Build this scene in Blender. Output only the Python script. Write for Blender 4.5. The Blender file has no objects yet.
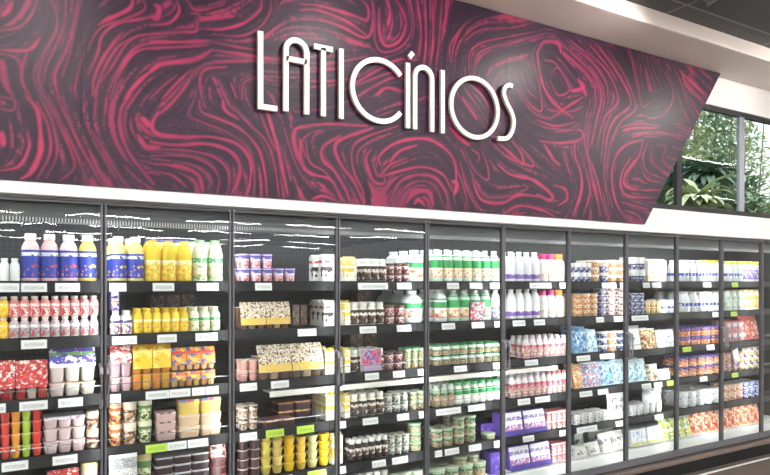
LEDL, LAMPL = 52, 72
import bpy, bmesh, math, random
import numpy as np
from mathutils import Vector, Matrix
random.seed(7)
C = bpy.context.scene.collection
PI = math.pi

# ------------------------------------------------------------------ camera geometry
F = 650.0; CX = 385.0; HY = 282.0
TH = math.atan((1470 - CX) / F)
CT, ST = math.cos(TH), math.sin(TH)
W = 0.65                                  # door pitch
H = 1.70                                  # eye height
CAMX, CAMY = -0.461, -3.483
def ray(px):
    t = (px - CX) / F
    return CT + t * ST, ST - t * CT       # world dx, dy per unit depth
def unp(px, py, y):                       # pixel -> (X, Z) on the plane Y = y
    dx, dy = ray(px)
    z = (y - CAMY) / dy
    return CAMX + z * dx, H + (HY - py) * z / F
def ux(px, y): return unp(px, HY, y)[0]
def ppm(px, y):                           # pixels per metre (vertical)
    dx, dy = ray(px)
    return F * dy / (y - CAMY)

cam = bpy.data.cameras.new('camera'); cam.sensor_width = 36; cam.lens = F / 770 * 36
cam.shift_y = (HY - 237.5) / 770; cam.clip_start = 0.02; cam.clip_end = 200
co = bpy.data.objects.new('camera', cam); C.objects.link(co)
co.location = (CAMX, CAMY, H); co.rotation_euler = (PI / 2, 0, math.atan2(ST, CT) - PI / 2)
bpy.context.scene.camera = co

# ------------------------------------------------------------------ materials
MATS = {}
def srgb(c):
    if isinstance(c, str):
        c = c.lstrip('#'); c = [int(c[i:i + 2], 16) / 255 for i in (0, 2, 4)]
    return tuple((x / 12.92 if x <= 0.04045 else ((x + 0.055) / 1.055) ** 2.4) for x in c) + (1,)
def mat(name, col, rough=0.5, metal=0.0, emit=0, spec=None):
    if name in MATS: return MATS[name]
    m = bpy.data.materials.new(name); m.use_nodes = True
    b = m.node_tree.nodes['Principled BSDF']
    b.inputs['Base Color'].default_value = srgb(col); b.inputs['Roughness'].default_value = rough
    b.inputs['Metallic'].default_value = metal
    if spec is not None: b.inputs['Specular IOR Level'].default_value = spec
    if emit:
        b.inputs['Emission Color'].default_value = srgb(col); b.inputs['Emission Strength'].default_value = emit
    MATS[name] = m; return m
class NT:
    def __init__(s, m): s.t = m.node_tree; s.n = s.t.nodes; s.l = s.t.links
    def add(s, ty, **kw):
        n = s.n.new(ty)
        for k, v in kw.items(): setattr(n, k, v)
        return n
    def link(s, a, b): s.l.new(a, b)
    def math(s, op, a, b=None, clamp=False):
        n = s.n.new('ShaderNodeMath'); n.operation = op; n.use_clamp = clamp
        for i, v in enumerate((a, b)):
            if v is None: continue
            if isinstance(v, (int, float)): n.inputs[i].default_value = v
            else: s.l.new(v, n.inputs[i])
        return n.outputs[0]
    def mix(s, f, a, b):
        n = s.n.new('ShaderNodeMix'); n.data_type = 'RGBA'
        for i, v in ((0, f), (6, a), (7, b)):
            if isinstance(v, (int, float)): n.inputs[i].default_value = v
            elif isinstance(v, tuple): n.inputs[i].default_value = v
            else: s.l.new(v, n.inputs[i])
        return n.outputs[2]
def sleeve(name, bg, c1, c2, band=None, scale=38, thr=0.55, zb=(0.62, 0.8), low=(0.0, 0.55), rough=0.4, bth=.42):
    """printed packaging: a ground colour, blotches of two inks low on the pack, and a band of lettering-like dashes"""
    if name in MATS: return MATS[name]
    m = mat(name, bg, rough); k = NT(m); b = k.n['Principled BSDF']
    tc = k.add('ShaderNodeTexCoord'); sep = k.add('ShaderNodeSeparateXYZ'); k.link(tc.outputs['Generated'], sep.inputs[0])
    z = sep.outputs[2]
    def noise(sc, off):
        mp = k.add('ShaderNodeMapping'); mp.inputs['Location'].default_value = (off, off * 1.7, off * .6); k.link(tc.outputs['Object'], mp.inputs[0])
        n = k.add('ShaderNodeTexNoise'); n.inputs['Scale'].default_value = sc; n.inputs['Detail'].default_value = 1; k.link(mp.outputs[0], n.inputs['Vector'])
        return n.outputs['Fac']
    lowm = k.math('MULTIPLY', k.math('GREATER_THAN', z, low[0]), k.math('LESS_THAN', z, low[1]))
    m1 = k.math('MULTIPLY', k.math('GREATER_THAN', noise(scale, 3.1), thr), lowm)
    m2 = k.math('MULTIPLY', k.math('GREATER_THAN', noise(scale * 1.2, 9.7), thr + .02), lowm)
    c = k.mix(m1, srgb(bg), srgb(c1)); c = k.mix(m2, c, srgb(c2))
    if band:
        bz = k.math('MULTIPLY', k.math('GREATER_THAN', z, zb[0]), k.math('LESS_THAN', z, zb[1]))
        bm = k.math('MULTIPLY', bz, k.math('GREATER_THAN', noise(scale * 1.6, 5.3), bth))
        c = k.mix(bm, c, srgb(band))
    k.link(c, b.inputs['Base Color']); return m

# ------------------------------------------------------------------ mesh helpers
def setmat(me, mats):
    for m in (mats if isinstance(mats, (list, tuple)) else [mats]): me.materials.append(m)
def from_bm(name, bm, mats, smooth=False):
    bmesh.ops.recalc_face_normals(bm, faces=bm.faces)
    me = bpy.data.meshes.new(name); bm.to_mesh(me); bm.free(); setmat(me, mats)
    if smooth:
        me.polygons.foreach_set('use_smooth', [True] * len(me.polygons))
        try: me.set_sharp_from_angle(angle=math.radians(40))
        except Exception: pass
    return me
def bx(bm, x0, x1, y0, y1, z0, z1, bev=0, rot=None, mi=0):
    r = bmesh.ops.create_cube(bm, size=1)
    vs = r['verts']
    for v in vs:
        v.co = Vector((x0 + (v.co.x + .5) * (x1 - x0), y0 + (v.co.y + .5) * (y1 - y0), z0 + (v.co.z + .5) * (z1 - z0)))
    fs = list({f for v in vs for f in v.link_faces})
    if bev:
        es = list({e for f in fs for e in f.edges})
        o = bmesh.ops.bevel(bm, geom=es, offset=bev, segments=2, profile=.6, affect='EDGES')
        vs = list({v for f in o['faces'] for v in f.verts} | {v for v in vs if v.is_valid})
        fs = list({f for v in vs for f in v.link_faces})
    if rot: bmesh.ops.transform(bm, matrix=rot, verts=vs)
    for f in fs: f.material_index = mi
    return vs
def lathe(bm, prof, n=14, cap0=True, cap1=True, mi=0, c=(0, 0)):
    rings = []
    for r, z in prof:
        rings.append([bm.verts.new((c[0] + r * math.cos(2 * PI * i / n), c[1] + r * math.sin(2 * PI * i / n), z)) for i in range(n)])
    for a, b in zip(rings, rings[1:]):
        for i in range(n):
            f = bm.faces.new((a[i], a[(i + 1) % n], b[(i + 1) % n], b[i])); f.material_index = mi
    if cap0: bm.faces.new(rings[0][::-1]).material_index = mi
    if cap1: bm.faces.new(rings[-1]).material_index = mi
def rrect_loft(bm, secs, n=4, mi=0, caps=True):
    """loft of rounded rectangles: secs = (half width, half depth, corner radius, z)"""
    rings = []
    for hw, hd, r, z in secs:
        pts = []
        for cx, cy, a0 in ((hw - r, hd - r, 0), (-hw + r, hd - r, 90), (-hw + r, -hd + r, 180), (hw - r, -hd + r, 270)):
            for i in range(n + 1):
                a = math.radians(a0 + 90 * i / n); pts.append(bm.verts.new((cx + r * math.cos(a), cy + r * math.sin(a), z)))
        rings.append(pts)
    m = len(rings[0])
    for a, b in zip(rings, rings[1:]):
        for i in range(m): bm.faces.new((a[i], a[(i + 1) % m], b[(i + 1) % m], b[i])).material_index = mi
    if caps:
        bm.faces.new(rings[0][::-1]).material_index = mi; bm.faces.new(rings[-1]).material_index = mi
def tube(bm, pts, r, n=6, closed=False):
    pts = [Vector(p) for p in pts]; rings = []
    for i, p in enumerate(pts):
        a = pts[i - 1] if (i > 0 or closed) else p; b = pts[(i + 1) % len(pts)] if (i < len(pts) - 1 or closed) else p
        d = (b - a).normalized(); u = d.cross(Vector((0, 0, 1)))
        if u.length < 1e-3: u = d.cross(Vector((0, 1, 0)))
        u.normalize(); v = d.cross(u)
        rings.append([bm.verts.new(p + r * (u * math.cos(2 * PI * k / n) + v * math.sin(2 * PI * k / n))) for k in range(n)])
    for a, b in zip(rings, rings[1:]):
        for k in range(n): bm.faces.new((a[k], a[(k + 1) % n], b[(k + 1) % n], b[k]))
    bm.faces.new(rings[0][::-1]); bm.faces.new(rings[-1])
def obj(name, me, parent=None, loc=(0, 0, 0), rot=(0, 0, 0)):
    o = bpy.data.objects.new(name, me); C.objects.link(o); o.location = loc; o.rotation_euler = rot
    if parent: o.parent = parent
    return o
def bobj(name, boxes, m, parent=None, bev=0, **kw):
    bm = bmesh.new()
    for b in boxes: bx(bm, *b, bev=bev)
    return obj(name, from_bm(name, bm, m), parent, **kw)
def tag(o, label, cat, group=None):
    o['label'] = label; o['category'] = cat
    if group: o['group'] = group
    return o
def thing(name, label, cat, loc=(0, 0, 0), rz=0, group=None):
    o = obj(name, None, None, loc, (0, 0, rz)); o.empty_display_size = .05
    return tag(o, label, cat, group)
def struct(name, boxes, m):
    o = bobj(name, boxes, m); o['kind'] = 'structure'; return o

# ------------------------------------------------------------------ base materials
M_wall = mat('white_wall_paint', '#efecea', .6)
M_soffit = mat('beige_soffit_paint', '#e2d6cf', .6)
M_ceil = mat('black_ceiling_tile', '#232325', .55)
M_grid = mat('ceiling_grid_grey', '#77777a', .5)
M_dark = mat('charcoal_cooler_paint', '#3a3a3f', .42)
M_mull = mat('grey_anodised_metal', '#64646a', .4, .1)
M_inner = mat('dark_cooler_lining', '#2a2b30', .4)
M_shelf = mat('black_shelf_steel', '#17181b', .6, spec=.25)
M_wire = mat('chrome_wire', '#b4b4b8', .25, .7)
M_white = mat('white_plastic', '#f4f3f2', .4)
M_bar = mat('cream_shelf_lip', '#efe9e2', .4)
M_brown = mat('brown_bumper', '#6f625b', .45)
M_black = mat('black_toe_kick', '#0b0b0c', .6)
M_led = mat('led_strip_white', '#ffffff', .5, emit=LEDL)
M_lamp = mat('lamp_diffuser', '#fffcf8', .5, emit=LAMPL)
M_winframe = mat('window_frame_dark', '#1d1e21', .65)
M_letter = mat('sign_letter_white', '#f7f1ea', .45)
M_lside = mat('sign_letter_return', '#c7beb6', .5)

def glass_mat(name, tint='#f4f7f6', mul=1.0):
    m = bpy.data.materials.new(name); m.use_nodes = True; k = NT(m); k.n.clear()
    out = k.add('ShaderNodeOutputMaterial'); tr = k.add('ShaderNodeBsdfTransparent'); tr.inputs[0].default_value = srgb(tint)
    gl = k.add('ShaderNodeBsdfGlossy'); gl.inputs['Roughness'].default_value = 0.015
    lw = k.add('ShaderNodeLayerWeight'); lw.inputs[0].default_value = .5
    f5 = k.math('POWER', lw.outputs['Facing'], 5.0)
    fr = k.math('ADD', k.math('MULTIPLY', f5, 0.9 * mul), 0.035 * mul)
    nz = k.add('ShaderNodeTexNoise'); nz.inputs['Scale'].default_value = 3.0
    tc = k.add('ShaderNodeTexCoord'); k.link(tc.outputs['Object'], nz.inputs['Vector'])
    bp = k.add('ShaderNodeBump'); bp.inputs["Strength"].default_value = .03; bp.inputs['Distance'].default_value = .02
    k.link(nz.outputs['Fac'], bp.inputs['Height']); k.link(bp.outputs[0], gl.inputs['Normal'])
    mx = k.add('ShaderNodeMixShader'); k.link(fr, mx.inputs[0]); k.link(tr.outputs[0], mx.inputs[1]); k.link(gl.outputs[0], mx.inputs[2])
    k.link(mx.outputs[0], out.inputs[0]); return m
M_glass = glass_mat('cooler_door_glass'); M_wglass = glass_mat('window_glass', '#f2f6f4', .12)

# ------------------------------------------------------------------ room shell
ZP0 = unp(0, 179, -.06)[1]; ZP1 = unp(718, 73, -.06)[1]      # decor panel bottom and top
SOF = ZP1 + .005; CEIL = SOF + .11
XL, XR, YB = -7.0, 16.0, -31.0
XE = 10 * W                                                   # end of the coolers
CTOP = unp(0, 192.5, 0)[1]                                      # top of the door frames
wx0 = ux(638, .02); wx1 = XE + 2.6
wz0 = unp(654, 208, .02)[1]; wz1 = unp(708, 104, .02)[1]
def floor_mat():
    m = mat('polished_bounce_floor', '#cfc9c2', .22); k = NT(m); b = k.n['Principled BSDF']  # pale tile made up to bounce light up onto the soffit
    tc = k.add('ShaderNodeTexCoord'); br = k.add('ShaderNodeTexBrick'); k.link(tc.outputs['Object'], br.inputs['Vector'])
    br.offset = 0; br.inputs['Scale'].default_value = 1; br.inputs['Brick Width'].default_value = .6; br.inputs['Row Height'].default_value = .6; br.inputs['Mortar Size'].default_value = .004
    br.inputs['Color1'].default_value = srgb('#d3cdc6'); br.inputs['Color2'].default_value = srgb('#cac4bd'); br.inputs['Mortar'].default_value = srgb('#a39d97')
    k.link(br.outputs['Color'], b.inputs['Base Color']); return m
struct('floor', [(XL, XR, YB, 1.2, -.1, 0)], floor_mat())
struct('floor_border', [(XL, XR, -.6, .09, 0, .002)], mat('brown_border_tile', '#7b7067', .25))  # brown floor colour kept only along the coolers, beside the added pale bounce floor
struct('trim_1', [(-2, XR, -.02, .008, .0021, .005)], M_white)
yb = .02
struct('wall_back', [(XL, wx0, yb, yb + .14, CTOP + .004, CEIL), (wx1, XR, yb, yb + .14, CTOP + .004, CEIL), (wx0, wx1, yb, yb + .14, CTOP + .004, wz0), (wx0, wx1, yb, yb + .14, wz1, CEIL),
                     (XE + .06, XR, yb, yb + .14, 0, CTOP + .004), (XL, -1 * W - .06, yb, yb + .14, 0, CTOP + .004)], M_wall)
M_fasc = mat('white_fascia', '#f8f7f6', .5)
TB = unp(0, 192, -.05)[1]
struct('trim_3', [(-2, XE + .06, -.05, yb - .0005, TB, ZP0 - .001)], M_fasc)
struct('wall_left', [(XL - .1, XL, YB, yb, 0, CEIL)], M_wall)
struct('wall_right', [(XR, XR + .1, YB, yb, 0, CEIL)], M_wall)
struct('wall_front', [(XL, XR, YB - .1, YB, 0, CEIL)], mat('grey_far_wall', '#aeacae', .7))
# ceiling: black tiles with a thin grid
def ceil_mat():
    m = mat('black_tile_ceiling', '#1f1f22', .5); k = NT(m); b = k.n['Principled BSDF']
    tc = k.add('ShaderNodeTexCoord'); br = k.add('ShaderNodeTexBrick'); k.link(tc.outputs['Object'], br.inputs['Vector'])
    br.offset = 0; br.inputs['Scale'].default_value = 1; br.inputs['Brick Width'].default_value = 1.25; br.inputs['Row Height'].default_value = .625; br.inputs['Mortar Size'].default_value = .009
    br.inputs['Color1'].default_value = srgb('#222225'); br.inputs['Color2'].default_value = srgb('#1b1b1e'); br.inputs['Mortar'].default_value = srgb('#6c6c70')
    k.link(br.outputs['Color'], b.inputs['Base Color']); return m
struct('ceiling', [(XL, XR, YB, -.3, CEIL, CEIL + .1)], ceil_mat())
so = bobj('trim_2', [(XL, XR, -.455, yb, SOF, CEIL + .05)], M_soffit, bev=.01); so['kind'] = 'structure'

# window: aluminium frame, sashes and panes
def window():
    bm = bmesh.new(); t = .045
    y0, y1 = yb + .015, yb + .05
    bx(bm, wx0, wx1, y0, y1, wz0, wz0 + t); bx(bm, wx0, wx1, y0, y1, wz1 - t, wz1)
    bx(bm, wx0, wx0 + t, y0, y1, wz0 + t, wz1 - t); bx(bm, wx1 - t, wx1, y0, y1, wz0 + t, wz1 - t)
    xa = ux(677, y0); xb = ux(682, y0)
    bx(bm, xa, xb, y0, y1, wz0 + t, wz1 - t)
    f = obj('window_1', from_bm('window_frame', bm, M_winframe)); f['kind'] = 'structure'
    xc, xd = ux(739, y0), ux(744, y0)
    s = bobj('window_sash', [(xc, xd, y0 - .005, y1 - .012, wz0 + t, wz1 - t)], mat('pale_sash', '#8d8f98', .4, .4), f)
    e = xd + 1.5
    bobj('window_sash', [(e, e + .06, y0, y1, wz0 + t, wz1 - t)], M_winframe, f)
    for a, b in ((wx0 + t, xa), (xb, xc), (xd, e), (e + .06, wx1 - t)):
        bobj('window_pane', [(a, b, y0 + .015, y0 + .021, wz0 + t, wz1 - t)], M_wglass, f)
window()
# ------------------------------------------------------------------ marbled decor panel
PY = -.06                                   # front face of the panel
STK = """4:12,2 8,10 2,16|1.5:37,0 31,15 19,27 0,31|2.5:0,50 28,50 40,38|2.5:27,52 22,69 23,83 31,99|1.5:8,55 18,60 22,75
1.2:51,0 56,12 56,31 44,52 34,72 37,88 46,99|1.4:66,0 65,21 58,42 46,67 44,83|2:78,0 73,25 67,48 55,73 56,88 60,99|1:81,0 75,27 69,56 62,77|1:84,52 79,69 75,88 77,99
3.5:133,0 130,8 120,14 108,19 98,25|1.5:144,0 144,10 125,19 104,26 94,36 88,50|2:160,12 146,18 117,24 102,36 98,52 88,75|2.2:123,32 114,42 102,60 94,79 93,96
1.8:131,38 117,48 104,69 97,88 96,99|1.4:160,34 138,36 125,46 112,67 100,83|2:160,43 142,45 129,54 117,73 108,92|2:160,49 144,49 131,56 119,75 110,99
4:160,66 146,75 133,88 125,99|3:131,95 122,107 120,126 127,149 142,170 154,184|5:150,70 162,64 192,60 206,54 212,50|3:212,50 233,53 258,57 283,60|4:150,42 181,42 210,41|2:150,48 181,47 208,45
1.5:210,41 237,47 258,50|2:150,34 181,32 196,31 197,19|2.2:262,0 260,10 244,23 223,29 206,29|1.3:271,0 270,12 260,27 240,36 212,34|5:155,5 159,8 157,17 150,17|2:177,0 179,12 169,23 150,25
1.2:187,0 196,10 219,6 227,0|2.5:226,67 206,69 200,79 202,99|2.5:199,100 202,112 219,119 240,129 258,148 265,173 267,196|1.5:194,100 189,115 204,123 229,133 248,148 254,169 254,196
4:158,112 152,125 158,134 181,137 212,137 237,144 250,160 250,183 245,198|4:150,142 175,145 208,144 231,152 240,167 237,183 231,196|1.8:150,150 181,150 212,156 227,169 229,187 225,196
2:150,156 187,156 210,165 219,179 217,194|3.5:150,163 181,167 198,175 203,190|2:150,171 171,175 187,187|3:223,100 225,110 238,119|1.5:233,106 250,125 267,142 275,167 279,196
3.5:262,105 267,112 273,131 279,152 283,173 288,196|1.5:260,112 267,131 275,150|1.2:284,127 288,142 296,165 304,180|4:310,127 296,129 294,142 300,160 310,175|1.5:310,133 302,142 306,158
2:192,69 177,83 162,99|2:195,69 185,87 170,105 158,115|1.5:177,75 162,87 150,99|2:213,77 217,85|2:242,99 244,83 256,77|1.5:231,83 237,99
4:25,95 37,110 40,130 40,153 31,172 21,179|1.5:37,101 48,126 50,153 37,179|1.2:40,97 52,122 57,153 46,179|1.5:44,95 58,122 71,151 74,168 60,181|1.6:56,95 67,118 81,147 102,185|1.3:48,95 62,124 77,155 87,183
1.5:0,97 14,100 13,110 0,109|5:2,132 3,145|2.5:27,130 29,147 19,166 0,171|1.2:92,130 104,151 125,185|1:100,151 117,178|1.2:107,95 105,115|1:96,101 94,120|1.5:140,160 160,166|1.5:146,172 160,175|5:138,135 146,147 160,147|5:142,118 150,126
2:300,10 317,10 346,21 369,37|2.5:300,4 321,6 352,15 367,20 368,8 362,0|2:300,19 321,20 342,27 362,37 371,33 373,12 372,0|4:387,0 390,12 388,25|3:379,8 380,35 387,46 400,40 406,23 400,6 396,0
1.3:375,12 375,40 383,52 402,46 412,27 406,0|2.5:417,0 421,31 419,56|2:425,0 426,42 424,65|2:433,0 433,42 430,65|1.2:442,0 439,42 436,65|1.5:460,29 450,46 451,62
2.5:337,94 373,73 398,60 417,60|1.5:352,87 383,75 400,70|3:375,96 387,88 404,92|2:354,99 373,87 394,77 404,79|1.5:300,81 331,81 350,79
3:300,126 331,124 367,126|4:373,128 342,139 335,149 342,166 354,182 364,203|2.2:398,126 362,139 352,151 354,172 362,189 365,203|3.5:340,136 323,147 323,160 335,172 346,191 350,202|4:300,139 302,164 312,174 331,180 342,201
2:306,141 310,162 325,172 337,189 345,202|3:312,199 323,196 335,200|2.5:371,149 366,160 373,180 383,184 385,178|3:381,165 379,157 392,145 412,139 433,141 454,160 456,193|3:390,162 400,151 417,145|1.5:373,164 379,176 390,165 408,158
2.5:381,177 400,171 423,167 442,174 452,191|3:390,202 400,182 417,175 435,178 446,193 448,209|1.5:396,203 406,187 421,181 435,187 444,207|5:406,203 415,192 429,192 433,205|4:414,204 419,200 425,206
1.5:452,62 454,45 462,28 470,20|1.5:469,70 470,53 481,43 502,38 533,32|1.2:475,70 477,55 492,47 512,43 540,35|1:464,41 481,30 510,28|3.5:537,53 542,82 554,103 573,118|4:537,53 544,42 558,43 561,53|1.3:544,60 556,64 569,85 573,93
1.5:550,76 558,68 569,89 558,95 550,80|6:578,79 583,88 571,91|2:560,43 579,60 596,78 602,95 600,112|1.4:571,45 592,62 606,82 608,99|1:596,43 610,60|1.3:519,89 533,107 542,110 540,89 533,62|1.2:521,72 527,89 537,99|2:550,119 567,107 583,97
2:471,85 485,99 492,115|3:462,97 477,119|2:487,76 492,66|4:450,128 460,138 469,145|1.2:471,149 479,155 477,163|1.3:465,151 473,168 487,180 488,168 481,147|3:498,143 510,153 523,164 521,153 512,141|2:490,141 508,157 531,166 533,162 521,147
3.5:498,164 510,174 533,180 552,195 549,200 537,194|3:472,178 481,199 502,203 519,195 542,197|1:523,185 528,188 510,196 487,197 477,189|2.5:554,185 565,189 567,199 558,206|4:544,144 554,160 560,165|2.5:540,141 562,143 581,139 580,130 556,132|2:562,151 571,176
3.5:575,143 575,155 581,174 581,193 573,216|1.5:580,151 587,174 590,193 583,216|1.5:585,151 594,182 600,216|1.8:587,120 585,145 596,176 606,216|1.2:596,120 592,145|1.4:605,120 601,162|1:610,126 604,157|2:537,120 556,126 575,122|1.2:548,128 567,130 579,124
4:452,181 457,184 454,195|1.5:460,162 467,189 477,209|1:452,160 462,182 469,209|2:500,216 519,206 542,210 554,216|5:580,82 586,95|2:586,50 607,71 617,92 617,104 605,117 599,137 597,149|3:601,50 615,69 628,92 630,106 615,119 607,137 605,149
1.4:607,50 622,71 634,98 635,110 620,123 613,142|2:592,77 601,94 597,119 590,149|1.2:635,60 638,85 642,106 651,102|1.6:661,67 672,87 672,102 663,115 649,118 645,110|2.5:682,71 686,85 697,98|3:680,71 697,87 707,96|1.3:699,69 713,81|1:673,65 684,90 690,110
2.5:622,131 634,128 657,128|1.3:620,127 640,124 660,126|1.2:649,131 667,133 684,137|3:643,140 628,144 616,156 612,177 616,202 628,222|3:643,140 639,156 626,173 625,185 639,190 660,190|3:630,158 622,173 621,187 628,196 653,198|2.5:647,144 643,158 647,171 664,179
1.4:651,146 653,162 662,171|1.4:657,144 666,148 662,160 670,169|1.5:641,167 647,179 662,183|1.6:622,202 635,206 649,210|2:624,210 637,215 642,223|1.5:591,125 588,146 591,177 601,215|1.5:610,125 605,156 604,180|1.5:618,125 610,146 607,173|1.2:651,131 670,135 682,140"""
PX0 = -.95
XTR = unp(720.5, 73, PY)[0]; XBR = unp(645, 222, PY)[0]
RES = .0055
NX = int((XTR + .02 - PX0) / RES) + 1; NZ = int((ZP1 - ZP0) / RES) + 1
def catmull(p, n=10):
    p = [np.array(q, float) for q in p]
    if len(p) == 2: return [p[0] + (p[1] - p[0]) * t / n for t in range(n + 1)]
    q = [2 * p[0] - p[1]] + p + [2 * p[-1] - p[-2]]; out = []
    for i in range(1, len(q) - 2):
        for k in range(n):
            t = k / n
            out.append(.5 * (2 * q[i] + (q[i + 1] - q[i - 1]) * t + (2 * q[i - 1] - 5 * q[i] + 4 * q[i + 1] - q[i + 2]) * t * t + (3 * q[i] - 3 * q[i + 1] + q[i + 2] - q[i - 1]) * t ** 3))
    return out + [q[-2]]
def blur(a, s):
    r = max(1, int(3 * s)); kx = np.exp(-.5 * (np.arange(-r, r + 1) / s) ** 2); kx /= kx.sum()
    a = np.pad(a, r, mode='edge')
    a = np.apply_along_axis(lambda v: np.convolve(v, kx, 'valid'), 0, a)
    return np.apply_along_axis(lambda v: np.convolve(v, kx, 'valid'), 1, a)
def pattern():
    rng = np.random.default_rng(5)
    stroke = np.zeros((NZ, NX)); t11 = np.zeros((NZ, NX)); t12 = np.zeros((NZ, NX))
    near = np.full((NZ, NX), 9.0)
    wob = blur(rng.standard_normal((NZ, NX)), 5); wob /= wob.std()
    for item in STK.replace('\n', '|').split('|'):
        w, pts = item.split(':'); w = float(w)
        pp = [tuple(float(v) for v in q.split(',')) for q in pts.split()]
        P = catmull(pp)
        Q = [unp(x, y, PY) for x, y in P]; n = len(Q)
        for i in range(n - 1):
            (xa, za), (xb, zb) = Q[i], Q[i + 1]
            sc = ppm(P[i][0], PY)
            hw = .5 * w / sc * (0.35 + .65 * min(1, 3.5 * min(i + 1, n - 1 - i) / n)) * .95
            ia = (xa - PX0) / RES; ja = (za - ZP0) / RES; ib = (xb - PX0) / RES; jb = (zb - ZP0) / RES
            R = int(hw / RES + 7)
            i0, i1 = max(0, int(min(ia, ib)) - R), min(NX, int(max(ia, ib)) + R + 1); j0, j1 = max(0, int(min(ja, jb)) - R), min(NZ, int(max(ja, jb)) + R + 1)
            if i1 <= i0 or j1 <= j0: continue
            gx, gz = np.meshgrid(np.arange(i0, i1), np.arange(j0, j1))
            dx, dz = ib - ia, jb - ja; L2 = dx * dx + dz * dz + 1e-9
            t = np.clip(((gx - ia) * dx + (gz - ja) * dz) / L2, 0, 1)
            d = np.hypot(gx - ia - t * dx, gz - ja - t * dz) * RES
            s = np.clip(.5 + (hw * (1 + .22 * wob[j0:j1, i0:i1]) - d) / (RES * 1.2), 0, 1)
            stroke[j0:j1, i0:i1] = np.maximum(stroke[j0:j1, i0:i1], s)
            near[j0:j1, i0:i1] = np.minimum(near[j0:j1, i0:i1], d - hw)
            a = 2 * math.atan2(dz, dx); ic, jc = int(np.clip((ia + ib) / 2, 0, NX - 1)), int(np.clip((ja + jb) / 2, 0, NZ - 1))
            l = math.sqrt(L2); t11[jc, ic] += math.cos(a) * l; t12[jc, ic] += math.sin(a) * l
    # flow direction everywhere: strokes spread outwards
    v11 = sum(blur(t11, s) * k for s, k in ((4, 30), (10, 30), (26, 30)))
    v12 = sum(blur(t12, s) * k for s, k in ((4, 30), (10, 30), (26, 30)))
    g = blur(rng.standard_normal((NZ, NX)), 28); g /= g.std()
    v11 += .002 * np.cos(3 * g); v12 += .002 * np.sin(3 * g)
    ang = .5 * np.arctan2(v12, v11)
    ux_, uz_ = np.cos(ang), np.sin(ang)
    src = blur(rng.standard_normal((NZ, NX)), .6)
    acc = np.zeros_like(src)
    JJ, II = np.meshgrid(np.arange(NZ, dtype=float), np.arange(NX, dtype=float), indexing='ij')
    for sgn in (1, -1):
        x, z = II.copy(), JJ.copy(); px_, pz_ = sgn * ux_, sgn * uz_
        for k in range(34):
            xi = np.clip(x, 0, NX - 1).astype(int); zi = np.clip(z, 0, NZ - 1).astype(int)
            acc += src[zi, xi]
            cx, cz = ux_[zi, xi], uz_[zi, xi]; f = np.sign(cx * px_ + cz * pz_); f[f == 0] = 1
            px_, pz_ = cx * f, cz * f; x += px_; z += pz_
    acc = blur(acc, .55); acc /= acc.std()
    fine = np.clip((acc - .8) * 1.6, 0, 1) * np.clip((near - .005) / .014, 0, 1) * .7
    return np.maximum(stroke, fine), acc
PATT, ACC = pattern()
M_marb = bpy.data.materials.new('crimson_marble_print'); M_marb.use_nodes = True
k = NT(M_marb); b = k.n['Principled BSDF']
at = k.add('ShaderNodeAttribute'); at.attribute_name = 'vein'; at2 = k.add('ShaderNodeAttribute'); at2.attribute_name = 'flow'
tc = k.add('ShaderNodeTexCoord'); nz = k.add('ShaderNodeTexNoise'); nz.inputs['Scale'].default_value = 3.2; k.link(tc.outputs['Object'], nz.inputs['Vector'])
dark = k.mix(k.math('MULTIPLY', k.math('ADD', at2.outputs['Fac'], 1.0), .33, True), srgb('#2a182a'), srgb('#42293e'))
pink = k.mix(k.math('MULTIPLY', k.math('SUBTRACT', nz.outputs['Fac'], .35), 2.6, True), srgb('#842449'), srgb('#ae2f57'))
k.link(k.mix(at.outputs['Fac'], dark, pink), b.inputs['Base Color'])
b.inputs['Roughness'].default_value = .38; b.inputs['Specular IOR Level'].default_value = .25
def board(parent, xa, xb_bot, xb_top):
    """one board of the panel; its face is a fine grid that carries the vein pattern"""
    nx = int((max(xb_bot, xb_top) - xa) / RES); nz = NZ - 1
    u = np.linspace(0, 1, nx + 1); v = np.linspace(0, 1, nz + 1); V, U = np.meshgrid(v, u, indexing='ij')
    X = xa + U * (xb_bot + V * (xb_top - xb_bot) - xa); Z = ZP0 + V * (ZP1 - ZP0)
    co = np.stack([X, np.full_like(X, PY), Z], -1).reshape(-1, 3)
    n = len(co); idx = np.arange(n).reshape(nz + 1, nx + 1)
    q = np.stack([idx[:-1, :-1], idx[:-1, 1:], idx[1:, 1:], idx[1:, :-1]], -1).reshape(-1, 4)
    edge = np.concatenate([idx[0, :], idx[1:, -1], idx[-1, -2::-1], idx[-2:0:-1, 0]])   # outline, front
    back = np.arange(n, n + len(edge)); co2 = co[edge].copy(); co2[:, 1] = -.01
    nxt = np.roll(edge, -1); nb = np.roll(back, -1)
    sq = np.stack([edge, back, nb, nxt], -1)
    me = bpy.data.meshes.new('panel_board')
    me.from_pydata(np.concatenate([co, co2]).tolist(), [], np.concatenate([q, sq]).tolist() + [back[::-1].tolist()])
    fi = np.clip((np.concatenate([co, co2])[:, 0] - PX0) / RES, 0, NX - 1.001); fj = np.clip((np.concatenate([co, co2])[:, 2] - ZP0) / RES, 0, NZ - 1.001)
    i0 = fi.astype(int); j0 = fj.astype(int); a = fi - i0; c = fj - j0
    for nm, A in (('vein', PATT), ('flow', ACC)):
        val = A[j0, i0] * (1 - a) * (1 - c) + A[j0, i0 + 1] * a * (1 - c) + A[j0 + 1, i0] * (1 - a) * c + A[j0 + 1, i0 + 1] * a * c
        at_ = me.attributes.new(nm, 'FLOAT', 'POINT'); at_.data.foreach_set('value', val.astype(np.float32))
    setmat(me, M_marb); me.update()
    return obj('panel_board', me, parent)
s1, s2 = ux(82, PY), ux(506, PY)
pan = thing('decor_panel', 'dark plum and crimson marbled panel with slanted end above the coolers', 'wall panel', (0, 0, 0))
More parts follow.
